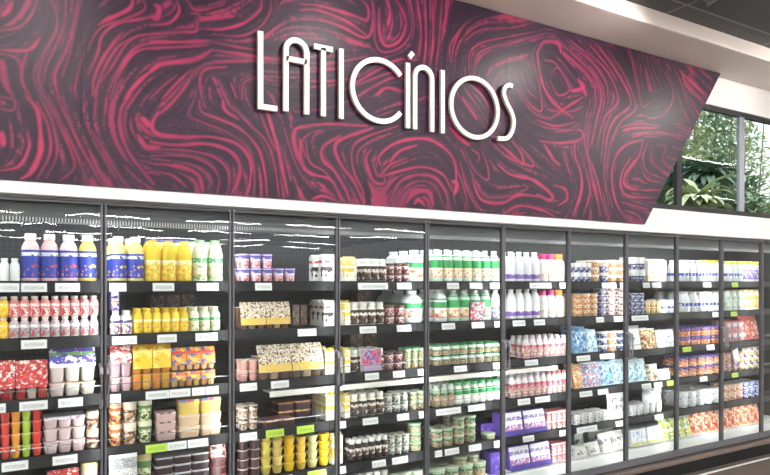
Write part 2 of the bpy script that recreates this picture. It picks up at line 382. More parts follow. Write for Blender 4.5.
board(pan, PX0, s1 - .0006, s1 - .0006); board(pan, s1 + .0006, s2 - .0005, s2 - .001); board(pan, s2 + .0005, XBR, XTR)
bobj('mounting_batten', [(PX0 + .1, XBR - .3, -.0095, yb - .0005, ZP0 + .3, ZP0 + .36), (PX0 + .1, XBR - .1, -.0095, yb - .0005, ZP1 - .4, ZP1 - .34)], M_dark, pan)

# ------------------------------------------------------------------ raised lettering LATICINIOS
LY = PY - .034; LW = .03                   # face plane of the letters, stroke width
sign = thing('sign_lettering', 'raised white LATICÍNIOS lettering on the marbled panel', 'sign', (0, 0, 0))
def ribbon(bm, pts, w=LW, closed=False):
    P = [Vector((p[0], 0, p[1])) for p in pts]; n = len(P); Lf, Rt = [], []
    for i, p in enumerate(P):
        a = P[(i - 1) % n] if (i > 0 or closed) else None; b_ = P[(i + 1) % n] if (i < n - 1 or closed) else None
        d1 = (p - a).normalized() if a is not None else (b_ - p).normalized(); d2 = (b_ - p).normalized() if b_ is not None else d1
        nrm = Vector((-(d1 + d2).z, 0, (d1 + d2).x)).normalized(); cosm = max(.35, nrm.dot(Vector((-d1.z, 0, d1.x))))
        Lf.append(p + nrm * w / 2 / cosm); Rt.append(p - nrm * w / 2 / cosm)
    fr = [[bm.verts.new(v + Vector((0, y, 0))) for v in S] for y in (LY, LY + .02) for S in (Lf, Rt)]
    m = n if closed else n - 1
    for i in range(m):
        j = (i + 1) % n
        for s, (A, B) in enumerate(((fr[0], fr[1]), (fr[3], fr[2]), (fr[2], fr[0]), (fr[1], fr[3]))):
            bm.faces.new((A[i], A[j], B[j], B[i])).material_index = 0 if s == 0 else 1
    if not closed:
        for i in (0, n - 1): bm.faces.new((fr[0][i], fr[1][i], fr[3][i], fr[2][i])).material_index = 1
def L(px, py): return unp(px, py, LY)
def letter(*strokes, closed=False):
    bm = bmesh.new()
    for s in strokes: ribbon(bm, s, closed=closed)
    obj('letter', from_bm('letter', bm, [M_letter, M_lside]), sign)
def arc(cx, cz, rx, rz, a0, a1, n=24): return [(cx + rx * math.cos(math.radians(a0 + (a1 - a0) * i / n)), cz + rz * math.sin(math.radians(a0 + (a1 - a0) * i / n))) for i in range(n + 1)]
def arch(pl, pr, pt):
    """two legs joined by a round top: (x,y) px foot left, foot right, arch top"""
    a, b_, t = L(*pl), L(*pr), L(*pt); r = (b_[0] - a[0]) / 2; cx = (a[0] + b_[0]) / 2
    return [a] + arc(cx, t[1] - r, r, r, 180, 0, 16) + [b_]
a, b_ = L(260.7, 31), L(260.7, 106.3); letter([a, b_, (L(277.5, 106)[0], b_[1])])
A = arch((286.2, 111), (307, 114.3), (297, 40.2)); zc = L(297, 60.2)[1]; letter(A, [(A[0][0], zc), (A[-1][0], zc)])
t0, t1 = L(314.5, 46), L(333, 49.5); tm = L(323.6, 116); zt = (t0[1] + t1[1]) / 2; letter([(t0[0], zt), (t1[0], zt)], [(tm[0], zt), tm])
letter([L(341.5, 48.5), L(341.5, 118.5)])
cl = L(352.6, 90)[0]; ct, cb = L(378, 59.5)[1], L(380, 121)[1]; rz = (ct - cb) / 2; cz = (ct + cb) / 2
letter(arc(cl + rz * 1.02, cz, rz * 1.02, rz, 38, 322, 36))
letter([L(408.2, 62.7), L(408.2, 128)], [L(409.6, 57.3), L(413.2, 52.6)])
letter(arch((415.3, 129), (432.5, 131.6), (425, 67.5)))
letter([L(443, 70), L(443, 133)])
ol, orr = L(451.6, 107)[0], L(498.2, 108)[0]; ot, ob = L(474, 78)[1], L(475, 137)[1]
letter(arc((ol + orr) / 2, (ot + ob) / 2, (orr - ol) / 2, (ot - ob) / 2, 0, 360, 48)[:-1], closed=True)
letter([tuple(p) for p in catmull([L(*p) for p in ((513, 86.5), (509.8, 85), (505.8, 87), (504.2, 93), (507, 102), (512, 112), (514.2, 121), (512.6, 131), (507.3, 138), (498, 138.3))], 5)])
# ------------------------------------------------------------------ coolers
ORD = ['first', 'second', 'third', 'fourth', 'fifth', 'sixth', 'seventh', 'eighth', 'ninth', 'tenth', 'eleventh', 'twelfth', 'thirteenth', 'fourteenth', 'fifteenth', 'sixteenth']
LVN = ['top', 'second', 'third', 'fourth', 'fifth', 'bottom']
LZ = [H, H - .277, H - .576, H - .86, H - 1.14, H - 1.40]
SF = .125                                   # shelf front plane
PF = .155                                   # product front plane
YBK = .82                                   # back lining of the coolers
ZB = H - 1.46                               # lower edge of the glass
MB, MT = ZB - .035, CTOP
def perf_mat():
    m = mat('perforated_air_grille', '#b9b9bc', .45); k = NT(m); b = k.n['Principled BSDF']
    tc = k.add('ShaderNodeTexCoord'); br = k.add('ShaderNodeTexBrick'); k.link(tc.outputs['Object'], br.inputs['Vector']); br.offset = 0
    br.inputs['Scale'].default_value = 1; br.inputs['Brick Width'].default_value = .014; br.inputs['Row Height'].default_value = .2; br.inputs['Mortar Size'].default_value = .0035
    br.inputs['Color1'].default_value = srgb('#d8d8da'); br.inputs['Color2'].default_value = srgb('#cfcfd2'); br.inputs['Mortar'].default_value = srgb('#3b3b40'); k.link(br.outputs['Color'], b.inputs['Base Color']); return m
M_perf = perf_mat()
def back_mat():
    m = mat('ribbed_back_lining', '#26272c', .45); k = NT(m); b = k.n['Principled BSDF']
    tc = k.add('ShaderNodeTexCoord'); mp = k.add('ShaderNodeMapping'); mp.inputs['Rotation'].default_value = (PI / 2, 0, 0); k.link(tc.outputs['Object'], mp.inputs[0])
    br = k.add('ShaderNodeTexBrick'); k.link(mp.outputs[0], br.inputs['Vector']); br.offset = 0
    br.inputs['Scale'].default_value = 1; br.inputs['Brick Width'].default_value = .03; br.inputs['Row Height'].default_value = .03; br.inputs['Mortar Size'].default_value = .005
    br.inputs['Color1'].default_value = srgb('#1c1d22'); br.inputs['Color2'].default_value = srgb('#202126'); br.inputs['Mortar'].default_value = srgb('#2d2f35'); k.link(br.outputs['Color'], b.inputs['Base Color']); return m
M_back = back_mat()
def cooler(n0, n1, label):
    x0, x1 = n0 * W, n1 * W
    t = thing('display_cooler', label, 'cooler', ((x0 + x1) / 2, .4, 0), 0, 'glass-door coolers')
    mx = (x0 + x1) / 2
    def P(name, boxes, m, parent=t, bev=0):
        off = Vector((mx, .4, 0)); return bobj(name, [(b[0] - mx, b[1] - mx, b[2] - .4, b[3] - .4, b[4], b[5]) for b in boxes], m, parent, bev)
    e = .002
    P('back_panel', [(x0 + e, x1 - e, YBK, YBK + .08, .2, CTOP - .03)], M_back)
    P('top_panel', [(x0 + e, x1 - e, .03, YBK + .08, CTOP - .03, CTOP)], M_inner)
    P('header', [(x0 + e, x1 - e, 0, .03, CTOP - .018, CTOP)], M_mull, bev=.004)
    P('air_grille', [(x0 + e, x1 - e, .066, .17, CTOP - .118, CTOP - .1005)], M_perf)
    P('canopy_top', [(x0 + e, x1 - e, .0701, .25, CTOP - .06, CTOP - .0305)], M_inner)
    P('light_canopy', [(x0 + e, x1 - e, .068, .0735, CTOP - .1, CTOP - .031)], mat('grey_canopy', '#68686d', .4))
    P('led_tube', [(x0 + .05, x1 - .05, .18, .195, CTOP - .075, CTOP - .062)], M_led)
    P('deck', [(x0 + e, x1 - e, .2, YBK, LZ[5] - .03, LZ[5])], M_white)
    P('deck_lip', [(x0 + e, x1 - e, .14, .198, LZ[5] - .12, LZ[5] - .012), (x0 + e, x1 - e, .07, .14, LZ[5] - .14, LZ[5] - .085)], M_white, bev=.01)
    P('bottom_rail', [(x0 + e, x1 - e, 0, .07, ZB - .035, ZB)], M_mull, bev=.004)
    P('base', [(x0 + e, x1 - e, .085, YBK + .08, .0025, LZ[5] - .145)], M_black)
    P('bumper', [(x0 + e, x1 - e, -.045, .02, ZB - .085, ZB - .045)], M_brown, bev=.012)
    P('bumper_bracket', [(x0 + e, x1 - e, .021, .084, ZB - .08, ZB - .036)], M_black)
    for n in range(n0, n1 + 1):
        xm = n * W; a = max(x0 + e, xm - .011); c = min(x1 - e, xm + .011)
        P('upright', [(a, c, .0185, .036, ZB, CTOP - .031)], mat('charcoal_upright', '#3c3c41', .8, spec=.15), bev=.004)
        bm = bmesh.new(); ap = (a + c) / 2 if n0 < n < n1 else (a if n == n0 else c); z0_, z1_ = ZB + .06, CTOP - .13
        a_, c_ = (a if n == n0 else a + .0045), (c if n == n1 else c - .0045)
        v = [bm.verts.new((x_ - mx, y_ - .4, z_)) for z_ in (z0_, z1_) for x_, y_ in ((a_, .0364), (c_, .0364), (ap, .0404))]
        for f in ((0, 2, 1), (3, 4, 5), (0, 1, 4, 3), (1, 2, 5, 4), (2, 0, 3, 5)): bm.faces.new([v[q] for q in f])
        obj('led_strip', from_bm('led_strip', bm, M_led), t)
    for n in (n0, n1):
        a, c = (x0 + e, x0 + .012) if n == n0 else (x1 - .012, x1 - e)
        P('side_panel', [(a, c, .09, YBK - .001, .2, CTOP - .08)], M_inner) if n in (-1, 10) else None
    for n in range(n0, n1):
        for l in range(5):
            a, c = n * W + (.014 if n == -1 else .001), (n + 1) * W - (.014 if n == 9 else .001)
            light = (l == 2 and 2 <= n + 1 <= 5 and False)
            s = P('shelf', [(a, c, SF + .012, YBK - .06, LZ[l] - .014, LZ[l]), (a + .02, a + .04, YBK - .3, YBK - .06, LZ[l] - .05, LZ[l] - .014), (c - .04, c - .02, YBK - .3, YBK - .06, LZ[l] - .05, LZ[l] - .014)], M_shelf)
            P('price_rail', [(a, c, SF, SF + .0115, LZ[l] - .052, LZ[l] + .006)], mat('black_price_rail', '#1a1a1d', .6, spec=.25), s)
            bm = bmesh.new()
            if l in (2, 3):
                for zz in (.045, ): tube(bm, [(a - mx, SF + .008 - .4, LZ[l] + zz), (c - mx, SF + .008 - .4, LZ[l] + zz)], .0022, 6)
                for q in range(4):
                    xx = a + (c - a) * (q + .5) / 4 - mx; tube(bm, [(xx, SF + .008 - .4, LZ[l] + .004), (xx, SF + .008 - .4, LZ[l] + .0455)], .002, 6)
                obj('wire_fence', from_bm('wire_fence', bm, M_wire, True), s)
            else: bm.free()
    return t, P
COOL = [cooler(-1, 4, 'dark grey five-door cooler nearer the viewer, under the lettering'), cooler(4, 10, 'dark grey cooler farther along, ending beneath the window')]
def doors():
    for (t, P), (n0, n1) in zip(COOL, ((-1, 4), (4, 10))):
        mx = (n0 + n1) * W / 2
        for n in range(n0, n1):
            a, c = n * W + .004, (n + 1) * W - .004; z0, z1 = ZB - .002 + .004, CTOP - .02; y0, y1 = 0.001, .018; f = .0095
            d = P('door', [(a, a + f, y0, y1, z0, z1), (c - f, c, y0, y1, z0, z1), (a + f, c - f, y0, y1, z0, z0 + f + .008), (a + f, c - f, y0, y1, z1 - f, z1)], M_mull, bev=.002)
            P('glass_pane', [(a + f - .002, c - f + .002, .007, .012, z0 + f + .004, z1 - f + .002)], M_glass, d)
            hx = c - .012 if (n % 2) else a + .012
            bm = bmesh.new(); zz0, zz1 = H - .62, H - .41
            tube(bm, [(hx - mx, -.4 + .003, zz0), (hx - mx, -.43, zz0 + .012), (hx - mx, -.437, zz0 + .04), (hx - mx, -.437, zz1 - .04), (hx - mx, -.43, zz1 - .012), (hx - mx, -.4 + .003, zz1)], .009, 8)
            obj('handle', from_bm('handle', bm, mat('satin_handle', '#8e8c92', .3, .6), True), d)
            ox = a + .01 if (n % 2) else c - .01
            bm = bmesh.new(); lathe(bm, [(.007, z1 - .008), (.007, z1 + .0015), (.004, z1 + .0018)], 10, c=(ox - mx, .008 - .4)); obj('hinge_pin', from_bm('hinge_pin', bm, M_white, True), d)
bobj_bar = None
def light_bar():
    """the pale lip that runs along beneath the third shelves"""
    t = COOL
    for n in range(2, 6):
        (tt, P) = COOL[0] if n - 1 < 4 else COOL[1]
# ------------------------------------------------------------------ product prototypes
PROTO = {}
def proto(key, w, parts, d, h):
    PROTO[key] = (parts, d, h); return PROTO[key]
SEG = 14
def p_bottle(k, w, h, body, cap, lab=None, capr=.62, caph=.14, sh=.72, lz=(.06, .66), waist=0):
    r = w / 2; kk = ('bottle', k, round(w, 3), h)
    if kk in PROTO: return PROTO[kk]
    bm = bmesh.new(); cz = h * (1 - caph)
    lathe(bm, [(r * .86, 0), (r * .97, .006), (r, h * .05), (r * (1 - waist), h * .33), (r, h * (sh - .08)), (r * .93, h * sh), (r * (.5 + capr * .42), h * (sh + (1 - caph - sh) * .55)), (r * capr * .88, cz - .003), (r * capr * .88, cz + .003)], SEG)
    pts = [('bottle_body', from_bm('bottle_body', bm, mat('plastic_' + body.strip('#'), body, .35), True))]
    bm = bmesh.new(); R = r * capr
    lathe(bm, [(R * .98, cz + .0032), (R, cz + .006), (R, h - .004), (R * .9, h)], SEG)
    pts.append(('cap', from_bm('cap', bm, mat('plastic_' + cap.strip('#'), cap, .4), True)))
    if lab:
        bm = bmesh.new(); a, b_ = h * lz[0], h * lz[1]; e = .0008
        zs = [a + (b_ - a) * i / 5 for i in range(6)]
        def rad(z):
            P_ = [(0, .86), (.05, 1), (.33, 1 - waist), (sh - .08, 1), (sh, .93), (sh + (1 - caph - sh) * .55, .5 + capr * .42), (1 - caph, capr * .88)]
            q = z / h
            for (z0, r0), (z1, r1) in zip(P_, P_[1:]):
                if q <= z1: return r * (r0 + (r1 - r0) * (q - z0) / (z1 - z0))
            return r * capr
        lathe(bm, [(rad(z) + e, z) for z in zs], SEG, False, False)
        pts.append(('label', from_bm('label', bm, lab, True)))
    return proto(kk, w, pts, w, h)
def p_cup(k, w, h, body, lid, taper=.74, lab=None, lidh=.0):
    kk = ('cup', k, round(w, 3), h)
    if kk in PROTO: return PROTO[kk]
    r = w / 2 * .97; bm = bmesh.new(); bd = body if not isinstance(body, str) else mat('plastic_' + body.strip('#'), body, .35)
    hb = h - .004 - lidh
    lathe(bm, [(r * taper * .94, 0), (r * taper, .003), (r * (taper + (1 - taper) * .75), hb * .88), (r * .93, hb * .93), (r * .99, hb * .94), (r * .99, hb)], SEG)
    pts = [('cup_body', from_bm('cup_body', bm, bd, True))]
    bm = bmesh.new(); ld = lid if not isinstance(lid, str) else mat('plastic_' + lid.strip('#'), lid, .4)
    lathe(bm, [(r, hb + .0003), (r * 1.01, hb + .001), (r * 1.01, h - .001), (r * .97, h)], SEG)
    pts.append(('lid', from_bm('lid', bm, ld, True)))
    if lab:
        bm = bmesh.new(); q = lambda z: r * (taper + (1 - taper) * .75 * z / (hb * .88)) + .0008
        lathe(bm, [(q(z), z) for z in (hb * .1, hb * .45, hb * .82)], SEG, False, False)
        pts.append(('label', from_bm('label', bm, lab, True)))
    return proto(kk, w, pts, w, h)
def p_carton(k, w, h, body, top, cap=None, d=None, slant=.12):
    d = d or w; kk = ('carton', k, round(w, 3), h, d)
    if kk in PROTO: return PROTO[kk]
    bm = bmesh.new(); rrect_loft(bm, [(w / 2, d / 2, .003, 0), (w / 2, d / 2, .003, h * (1 - slant))], 2)
    pts = [('carton_body', from_bm('carton_body', bm, body))]
    bm = bmesh.new(); z0 = h * (1 - slant) + .0005; z1 = h * .97
    rrect_loft(bm, [(w / 2, d / 2, .003, z0), (w / 2 * .98, d * .12, .002, z1 - .004), (w / 2, d * .06, .001, z1)], 2)
    pts.append(('carton_top', from_bm('carton_top', bm, mat('plastic_' + top.strip('#'), top, .4))))
    if cap:
        bm = bmesh.new(); lathe(bm, [(w * .2, z0 + .004), (w * .2, h * .995), (w * .18, h)], 12, c=(0, -d * .25)); pts.append(('cap', from_bm('cap', bm, mat('plastic_' + cap.strip('#'), cap, .4), True)))
    return proto(kk, w, pts, d, h)
def p_box(k, w, h, face, side, d=.12, slope=.25, tray=None):
    """box with a sloping front, optionally sitting in a low display tray"""
    kk = ('box', k, round(w, 3), h, d)
    if kk in PROTO: return PROTO[kk]
    bm = bmesh.new(); z0 = .0 if not tray else .004
    y0, y1 = -d / 2 + .002, d / 2 - .002; hw = w / 2 - .002
    v = [bm.verts.new(c) for c in ((-hw, y0, z0), (hw, y0, z0), (hw, y1, z0), (-hw, y1, z0), (-hw, y0 + d * slope, h), (hw, y0 + d * slope, h), (hw, y1, h), (-hw, y1, h))]
    for f in ((0, 3, 2, 1), (4, 5, 6, 7), (1, 2, 6, 5), (2, 3, 7, 6), (3, 0, 4, 7), (0, 1, 5, 4)): bm.faces.new([v[i] for i in f])
    bmesh.ops.bevel(bm, geom=list(bm.edges), offset=.003, segments=2, affect='EDGES')
    pts = [('box_body', from_bm('box_body', bm, side if not isinstance(side, str) else mat('plastic_' + side.strip('#'), side, .45)))]
    bm = bmesh.new(); sl = d * slope / h; e = .0012
    a, c = z0 + h * .04, h * .97
    pf = [(x, y0 + sl * (z - z0) - e, z) for x, z in ((-hw + .004, a), (hw - .004, a), (hw - .004, c), (-hw + .004, c))]
    vs = [bm.verts.new(p) for p in pf] + [bm.verts.new((p[0], p[1] + .001, p[2])) for p in pf]
    for f in ((0, 1, 2, 3), (7, 6, 5, 4), (0, 4, 5, 1), (1, 5, 6, 2), (2, 6, 7, 3), (3, 7, 4, 0)): bm.faces.new([vs[i] for i in f])
    pts.append(('front_print', from_bm('front_print', bm, face)))
    if tray:
        bm = bmesh.new(); T = .04; bx(bm, -w / 2, w / 2, -d / 2, d / 2, 0, .003); bx(bm, -w / 2, w / 2, -d / 2 - .003, -d / 2 - .0005, 0, T)
        pts.append(('tray', from_bm('tray', bm, mat('plastic_' + tray.strip('#'), tray, .5))))
    return proto(kk, w, pts, d, h)
def p_multi(k, w, h, pots, board, ncol=3, nrow=2, d=.13, potlid='#f2ece4', flap=.6, taper=.8, boardh=.012):
    """pots held together under a printed card sleeve whose front flap hangs over their rims"""
    kk = ('multi', k, round(w, 3), h, d)
    if kk in PROTO: return PROTO[kk]
    cw = w / ncol; cd = d / nrow; r = min(cw, cd) / 2 * .96; hp = h - boardh; pts = []
    for i in range(ncol):
        for j in range(nrow):
            bm = bmesh.new(); bc = pots[i % len(pots)]
            rrect_loft(bm, [(cw / 2 * taper * .9, cd / 2 * taper * .9, r * .5, 0), (cw / 2 * taper, cd / 2 * taper, r * .5, .004), (cw / 2 * .94, cd / 2 * .94, r * .4, hp * .93), (cw / 2 * .985, cd / 2 * .985, r * .3, hp * .94), (cw / 2 * .985, cd / 2 * .985, r * .3, hp)], 3)
            bmesh.ops.translate(bm, vec=(-w / 2 + cw * (i + .5), -d / 2 + cd * (j + .5), 0), verts=bm.verts)
            pts.append(('pot', from_bm('pot', bm, mat('plastic_' + bc.strip('#'), bc, .35), True)))
    bm = bmesh.new()
    bx(bm, -w / 2, w / 2, -d / 2 + .0, d / 2, hp + .0005, hp + .004)
    if flap:
        fl = hp * flap
        m_ = Matrix.Translation((0, -d / 2, hp + .003)) @ Matrix.Rotation(-.16, 4, 'X')
        bx(bm, -w / 2 + .001, w / 2 - .001, -.0035, -.0008, -fl, 0, rot=m_)
        m_ = Matrix.Translation((0, -d / 2, hp + .004)) @ Matrix.Rotation(.0, 4, 'X')
    if boardh > .02:
        m_ = Matrix.Translation((0, -d / 2 + .004, hp + .004)) @ Matrix.Rotation(-.5, 4, 'X')
        bx(bm, -w / 2, w / 2, -.0015, .0015, 0, boardh * 1.1, rot=m_)
    pts.append(('card_sleeve', from_bm('card_sleeve', bm, board)))
    return proto(kk, w, pts, d, h)
def p_pouch(k, w, h, face, d=.05, lean=.1, seal='#e8e8ea'):
    kk = ('pouch', k, round(w, 3), h, d)
    if kk in PROTO: return PROTO[kk]
    bm = bmesh.new(); N = 8; g = {}
    hh = h * .93
    for s in (-1, 1):
        for i in range(N + 1):
            for j in range(N + 1):
                u, v = i / N, j / N
                b_ = (max(0, 1 - (2 * u - 1) ** 4) ** .6) * (max(0, 1 - (max(0, 2 * v - 1)) ** 2.5) ** .7) * (.75 + .25 * (1 - v))
                if i in (0, N) or j == N: b_ = 0.02
                g[s, i, j] = bm.verts.new(((u - .5) * w, s * d / 2 * b_ + lean * v * hh, v * hh))
        for i in range(N):
            for j in range(N): bm.faces.new([g[s, a, c] for a, c in ((i, j), (i + 1, j), (i + 1, j + 1), (i, j + 1))])
    bm.verts.ensure_lookup_table()
    for i in range(N):
        bm.faces.new((g[-1, i, 0], g[1, i, 0], g[1, i + 1, 0], g[-1, i + 1, 0])); bm.faces.new((g[-1, i, N], g[-1, i + 1, N], g[1, i + 1, N], g[1, i, N]))
        for c in (0, N): bm.faces.new((g[-1, c, i], g[-1, c, i + 1], g[1, c, i + 1], g[1, c, i]))
    pts = [('pouch_body', from_bm('pouch_body', bm, face, True))]
    bm = bmesh.new(); y = lean * hh; bx(bm, -w / 2, w / 2, y - .0015, y + .0015 + lean * .07 * h, hh + .0005, h); pts.append(('seal', from_bm('seal', bm, mat('plastic_' + seal.strip('#'), seal, .4))))
    return proto(kk, w, pts, d + lean * h, h)
def p_tray(k, w, h, base, film, d=.13):
    kk = ('tray', k, round(w, 3), h, d)
    if kk in PROTO: return PROTO[kk]
    bm = bmesh.new(); rrect_loft(bm, [(w / 2 * .88, d / 2 * .88, .012, 0), (w / 2 * .97, d / 2 * .97, .014, h * .7), (w / 2, d / 2, .015, h * .72), (w / 2, d / 2, .015, h * .82)], 3)
    pts = [('tray_base', from_bm('tray_base', bm, mat('plastic_' + base.strip('#'), base, .35), True))]
    bm = bmesh.new(); rrect_loft(bm, [(w / 2 * .99, d / 2 * .99, .014, h * .825), (w / 2 * .99, d / 2 * .99, .014, h)], 3); pts.append(('film_lid', from_bm('film_lid', bm, film)))
    return proto(kk, w, pts, d, h)
def p_pack(k, w, h, face, edge, d=.02, lean=.22):
    """thin sliced-cheese pack leaning back, film border round a printed face"""
    kk = ('pack', k, round(w, 3), h, d)
    if kk in PROTO: return PROTO[kk]
    R_ = Matrix.Rotation(-lean, 4, 'X')
    bm = bmesh.new(); bx(bm, -w / 2, w / 2, -d / 2, d / 2, 0.004, h, bev=.003, rot=R_); pts = [('pack_body', from_bm('pack_body', bm, mat('plastic_' + edge.strip('#'), edge, .3)))]
    bm = bmesh.new(); bx(bm, -w / 2 * .93, w / 2 * .93, -d / 2 - .0015, -d / 2 - .0003, h * .06, h * .93, rot=R_); pts.append(('printed_front', from_bm('printed_front', bm, face)))
    return proto(kk, w, pts, d + lean * h, h)

# ------------------------------------------------------------------ stocking the shelves
COUNT = {}; REAR = []; TOTAL = {}
def place(name, cat, P_, look, door, lvl, X, y, z, group, where, rz=0):
    t = thing(name, '', cat, (X, y, z), rz, group)
    for nm, me in P_[0]: obj(nm, me, t)
    return t
ITEMS = []
def row(door, lvl, x0, x1, n, name, cat, look, fn, tiers=1, rows=2, push=0, zoff=0, tight=.985, gap_first=0):
    """n things side by side between two measured edges, `tiers` high and `rows` deep"""
    y = PF + push
    xa, xb = ux(x0, y), ux(x1, y); pitch = (xb - xa) / n; P_ = fn(pitch * tight)
    d, h = P_[1], P_[2]
    y = PF + push + d / 2
    lv = LVN[lvl]; dn = ORD[door - 1]
    for r in range(rows):
        if y + r * d * 1.03 + d / 2 > YBK - .08: break
        for k_ in range(tiers):
            tw = ''
            if tiers == 2: tw = ('lower', 'upper')[k_]
            elif tiers == 3: tw = ('lowest', 'middle', 'uppermost')[k_]
            elif tiers > 3: tw = ORD[k_] + ' up'
            w_ = ((['rear', 'third-row'][r - 1] + ' ') if r else '') + (tw + (' one' if tw and 'up' not in tw.split() else '') if tw else ('one' if r else ''))
            for i in range(n):
                jit = random.uniform(-.002, .002) if tiers == 1 else 0
                t = place(name, cat, P_, look, door, lvl, xa + pitch * (i + .5), y + r * d * 1.03 + jit, LZ[lvl] + .0006 + zoff + k_ * (h + .0006), f'{look} on the {lv} shelf, {dn} door', (w_.strip(), door, lvl), 0)
                ITEMS.append((t, (look, w_.strip(), door, lvl), r, P_[2], pitch, d))
    return xa, xb
def finish_labels():
    cnt = {}
    tot = {}
    for t, key, *_ in ITEMS: tot[key] = tot.get(key, 0) + 1
    for t, key, *_ in sorted(ITEMS, key=lambda q: q[0].location.x):
        look, w_, door, lvl = key; i = cnt.get(key, 0); cnt[key] = i + 1
        pos = f', {ORD[i]} from left' if tot[key] > 1 else ''
        w2 = f', {w_}' if w_ else ''
        t['label'] = f'{look}{w2}{pos}, {LVN[lvl]} shelf, {ORD[door - 1]} glass door'
def prune():
    vl = bpy.context.view_layer; vl.update(); dg = bpy.context.evaluated_depsgraph_get(); sc_ = bpy.context.scene
    keep = []
    gone = 0
    for it in ITEMS:
        t, key, r, h, w_, d = it
        if r == 0: keep.append(it); continue
        own = {c.name for c in t.children}; hits = 0
        for ox in (0, -.5, .5):
            o = Vector((CAMX + ox, CAMY, H)); q = [(sx * w_ * .38, -d * .3, h * f) for sx in (-1, 0, 1) for f in (.25, .6, .9)] + [(0, 0, h * 1.0)]
            for v in q:
                p = t.location + Vector(v); dv = (p - o); L_ = dv.length; dv.normalize()
                ok, loc, nrm, idx, ob, mtx = sc_.ray_cast(dg, o, dv, distance=L_ + .1)
                if ok and ob.name in own: hits += 1 if ox else 2
        if hits >= 4: keep.append(it)
        else:
            gone += 1
            for c in list(t.children): bpy.data.objects.remove(c)
            bpy.data.objects.remove(t)
    ITEMS[:] = keep; print('pruned', gone, 'kept', len(keep))

# printed packaging
S = sleeve
blue_fruit = S('blue_fruit_label', '#2f3fa8', '#d9433a', '#f0a050', '#f5f5ff', 30, .6, (.8, .92))
blue_yel = S('blue_fruit_label_b', '#2c3ea6', '#f2c53a', '#e9a24a', '#f5f5ff', 30, .6, (.8, .92))
yel_lab = S('yellow_juice_label', '#f3cf35', '#f7e68a', '#e7a32c', '#fff6c8', 30, .52)
grn_lab = S('pale_green_label', '#dfe9c6', '#6fae78', '#f0b98f', '#4f9f6a', 40, .54)
pink_lab = S('strawberry_label', '#f08f92', '#d9363f', '#fbe3dc', '#fff2f0', 55, .52)
pink_lab2 = S('red_fruit_label', '#ee7f76', '#c92a2f', '#f8d3c8', '#fff2f0', 55, .5)
grey_lab = S('grey_pink_label', '#c9b9c6', '#d3525c', '#8fa8a0', '#ffffff', 55, .52)
wpur_lab = S('white_violet_label', '#f4f1f6', '#6b4ba8', '#d28a52', '#4a3a86', 50, .53)
milk_grn = S('white_milk_label', '#f7f6f2', '#e9c79a', '#e3683f', '#2f9b57', 30, .56, (.58, 1.01), (0, .5), bth=0)
milk_crm = S('cream_milk_label', '#f5ead4', '#ecb87d', '#dd6c43', '#35a35c', 30, .56, (.52, 1.01), (0, .45), bth=.25)
lil_lab = S('lilac_label', '#f5f2f9', '#9a78cc', '#8a62c0', None, 26, .44, low=(0, .38))
pch_lab = S('peach_label', '#f6efe8', '#e7b38a', '#f0d2b4', None, 30, .5, low=(0, .5))
brn_lab = S('brown_print_label', '#33241f', '#efe7dc', '#7a4234', '#efe6da', 50, .56, low=(.1, .8))
cho_lab = S('dark_red_label', '#57262c', '#a8505a', '#e6d6cf', '#d8c3c0', 60, .55, low=(.0, .7))
nut_lab = S('nut_print_card', '#a88f74', '#5d4430', '#d9cbb8', None, 110, .5, low=(.32, 1))
nut_lab2 = S('nut_print_card_b', '#d3bfa6', '#6b4a38', '#efe4d6', '#e6b93a', 70, .54, zb=(.0, .3), low=(.3, 1))
red_card = S('red_print_card', '#c9252e', '#f3e9e4', '#e8534f', None, 60, .57, low=(0, 1))
bw_card = S('blue_white_card', '#f3f2fa', '#4d53b8', '#6a48a4', '#7fb06a', 34, .5, low=(.2, 1))
lilac_card = S('white_grey_card', '#e9e3ea', '#b78fa8', '#8f8fb0', None, 34, .56, low=(0, 1))
pinkw_card = S('white_red_card', '#f5ece8', '#d5484a', '#ef9f9a', None, 34, .56, low=(0, 1))
yel_card = S('yellow_card', '#f4c92c', '#f8e47a', '#ef9a2e', None, 24, .56, low=(0, 1))
ora_card = S('orange_card', '#ef9038', '#f8d15a', '#4b69b8', '#d94a3a', 40, .53, low=(0, 1))
purp_card = S('violet_white_card', '#f5f0fa', '#8f6cc6', '#e08ab8', '#8d7bb8', 40, .5, low=(0, .42))
navy_lab = S('navy_tub_label', '#39406e', '#e8e4ee', '#6a76b0', None, 60, .56, low=(0, 1))
otub_lab = S('orange_tub_label', '#e3a468', '#f6e6d2', '#c9783c', None, 60, .54, low=(0, 1))
ptub_lab = S('purple_orange_label', '#ea9a55', '#f7dcc2', '#d26a3a', '#4b3f92', 40, .52, zb=(.66, 1.01), low=(0, .6))
gtub_lab = S('green_tub_label', '#a3b8a0', '#2f7a48', '#d59a80', '#2c6d42', 55, .48, low=(0, .8))
gry_lab = S('grey_tub_label', '#8d9189', '#4a524c', '#cfcdc4', '#d8d6cf', 60, .5, low=(0, .8))
wbl_lab = S('white_blue_label', '#f4f6fa', '#dfe6f2', '#cfd9ea', '#3a50b8', 30, .6, zb=(.36, .56))
sliceR = S('red_white_slice_print', '#eef1f6', '#d83a44', '#6f9fd0', None, 50, .5, low=(0, 1))
sliceB = S('blue_slice_print', '#7fb2dc', '#2f5fa8', '#e6f0f8', None, 26, .54, low=(0, 1))
sliceL = S('light_blue_slice_print', '#cfe4ee', '#6ab0cf', '#eef7f5', None, 26, .54, low=(0, 1))
bag_lab = S('grey_bag_print', '#dedcd8', '#55565a', '#9a9a9c', None, 22, .55, low=(.25, .75))
wht_lab = S('white_blue_bag_print', '#eff0f3', '#4f7fc0', '#c9d3e2', None, 22, .62, low=(.2, .8))
gre_bag = S('green_yellow_bag_print', '#8cc05a', '#f0d84a', '#f4f3e4', None, 24, .5, low=(0, 1))
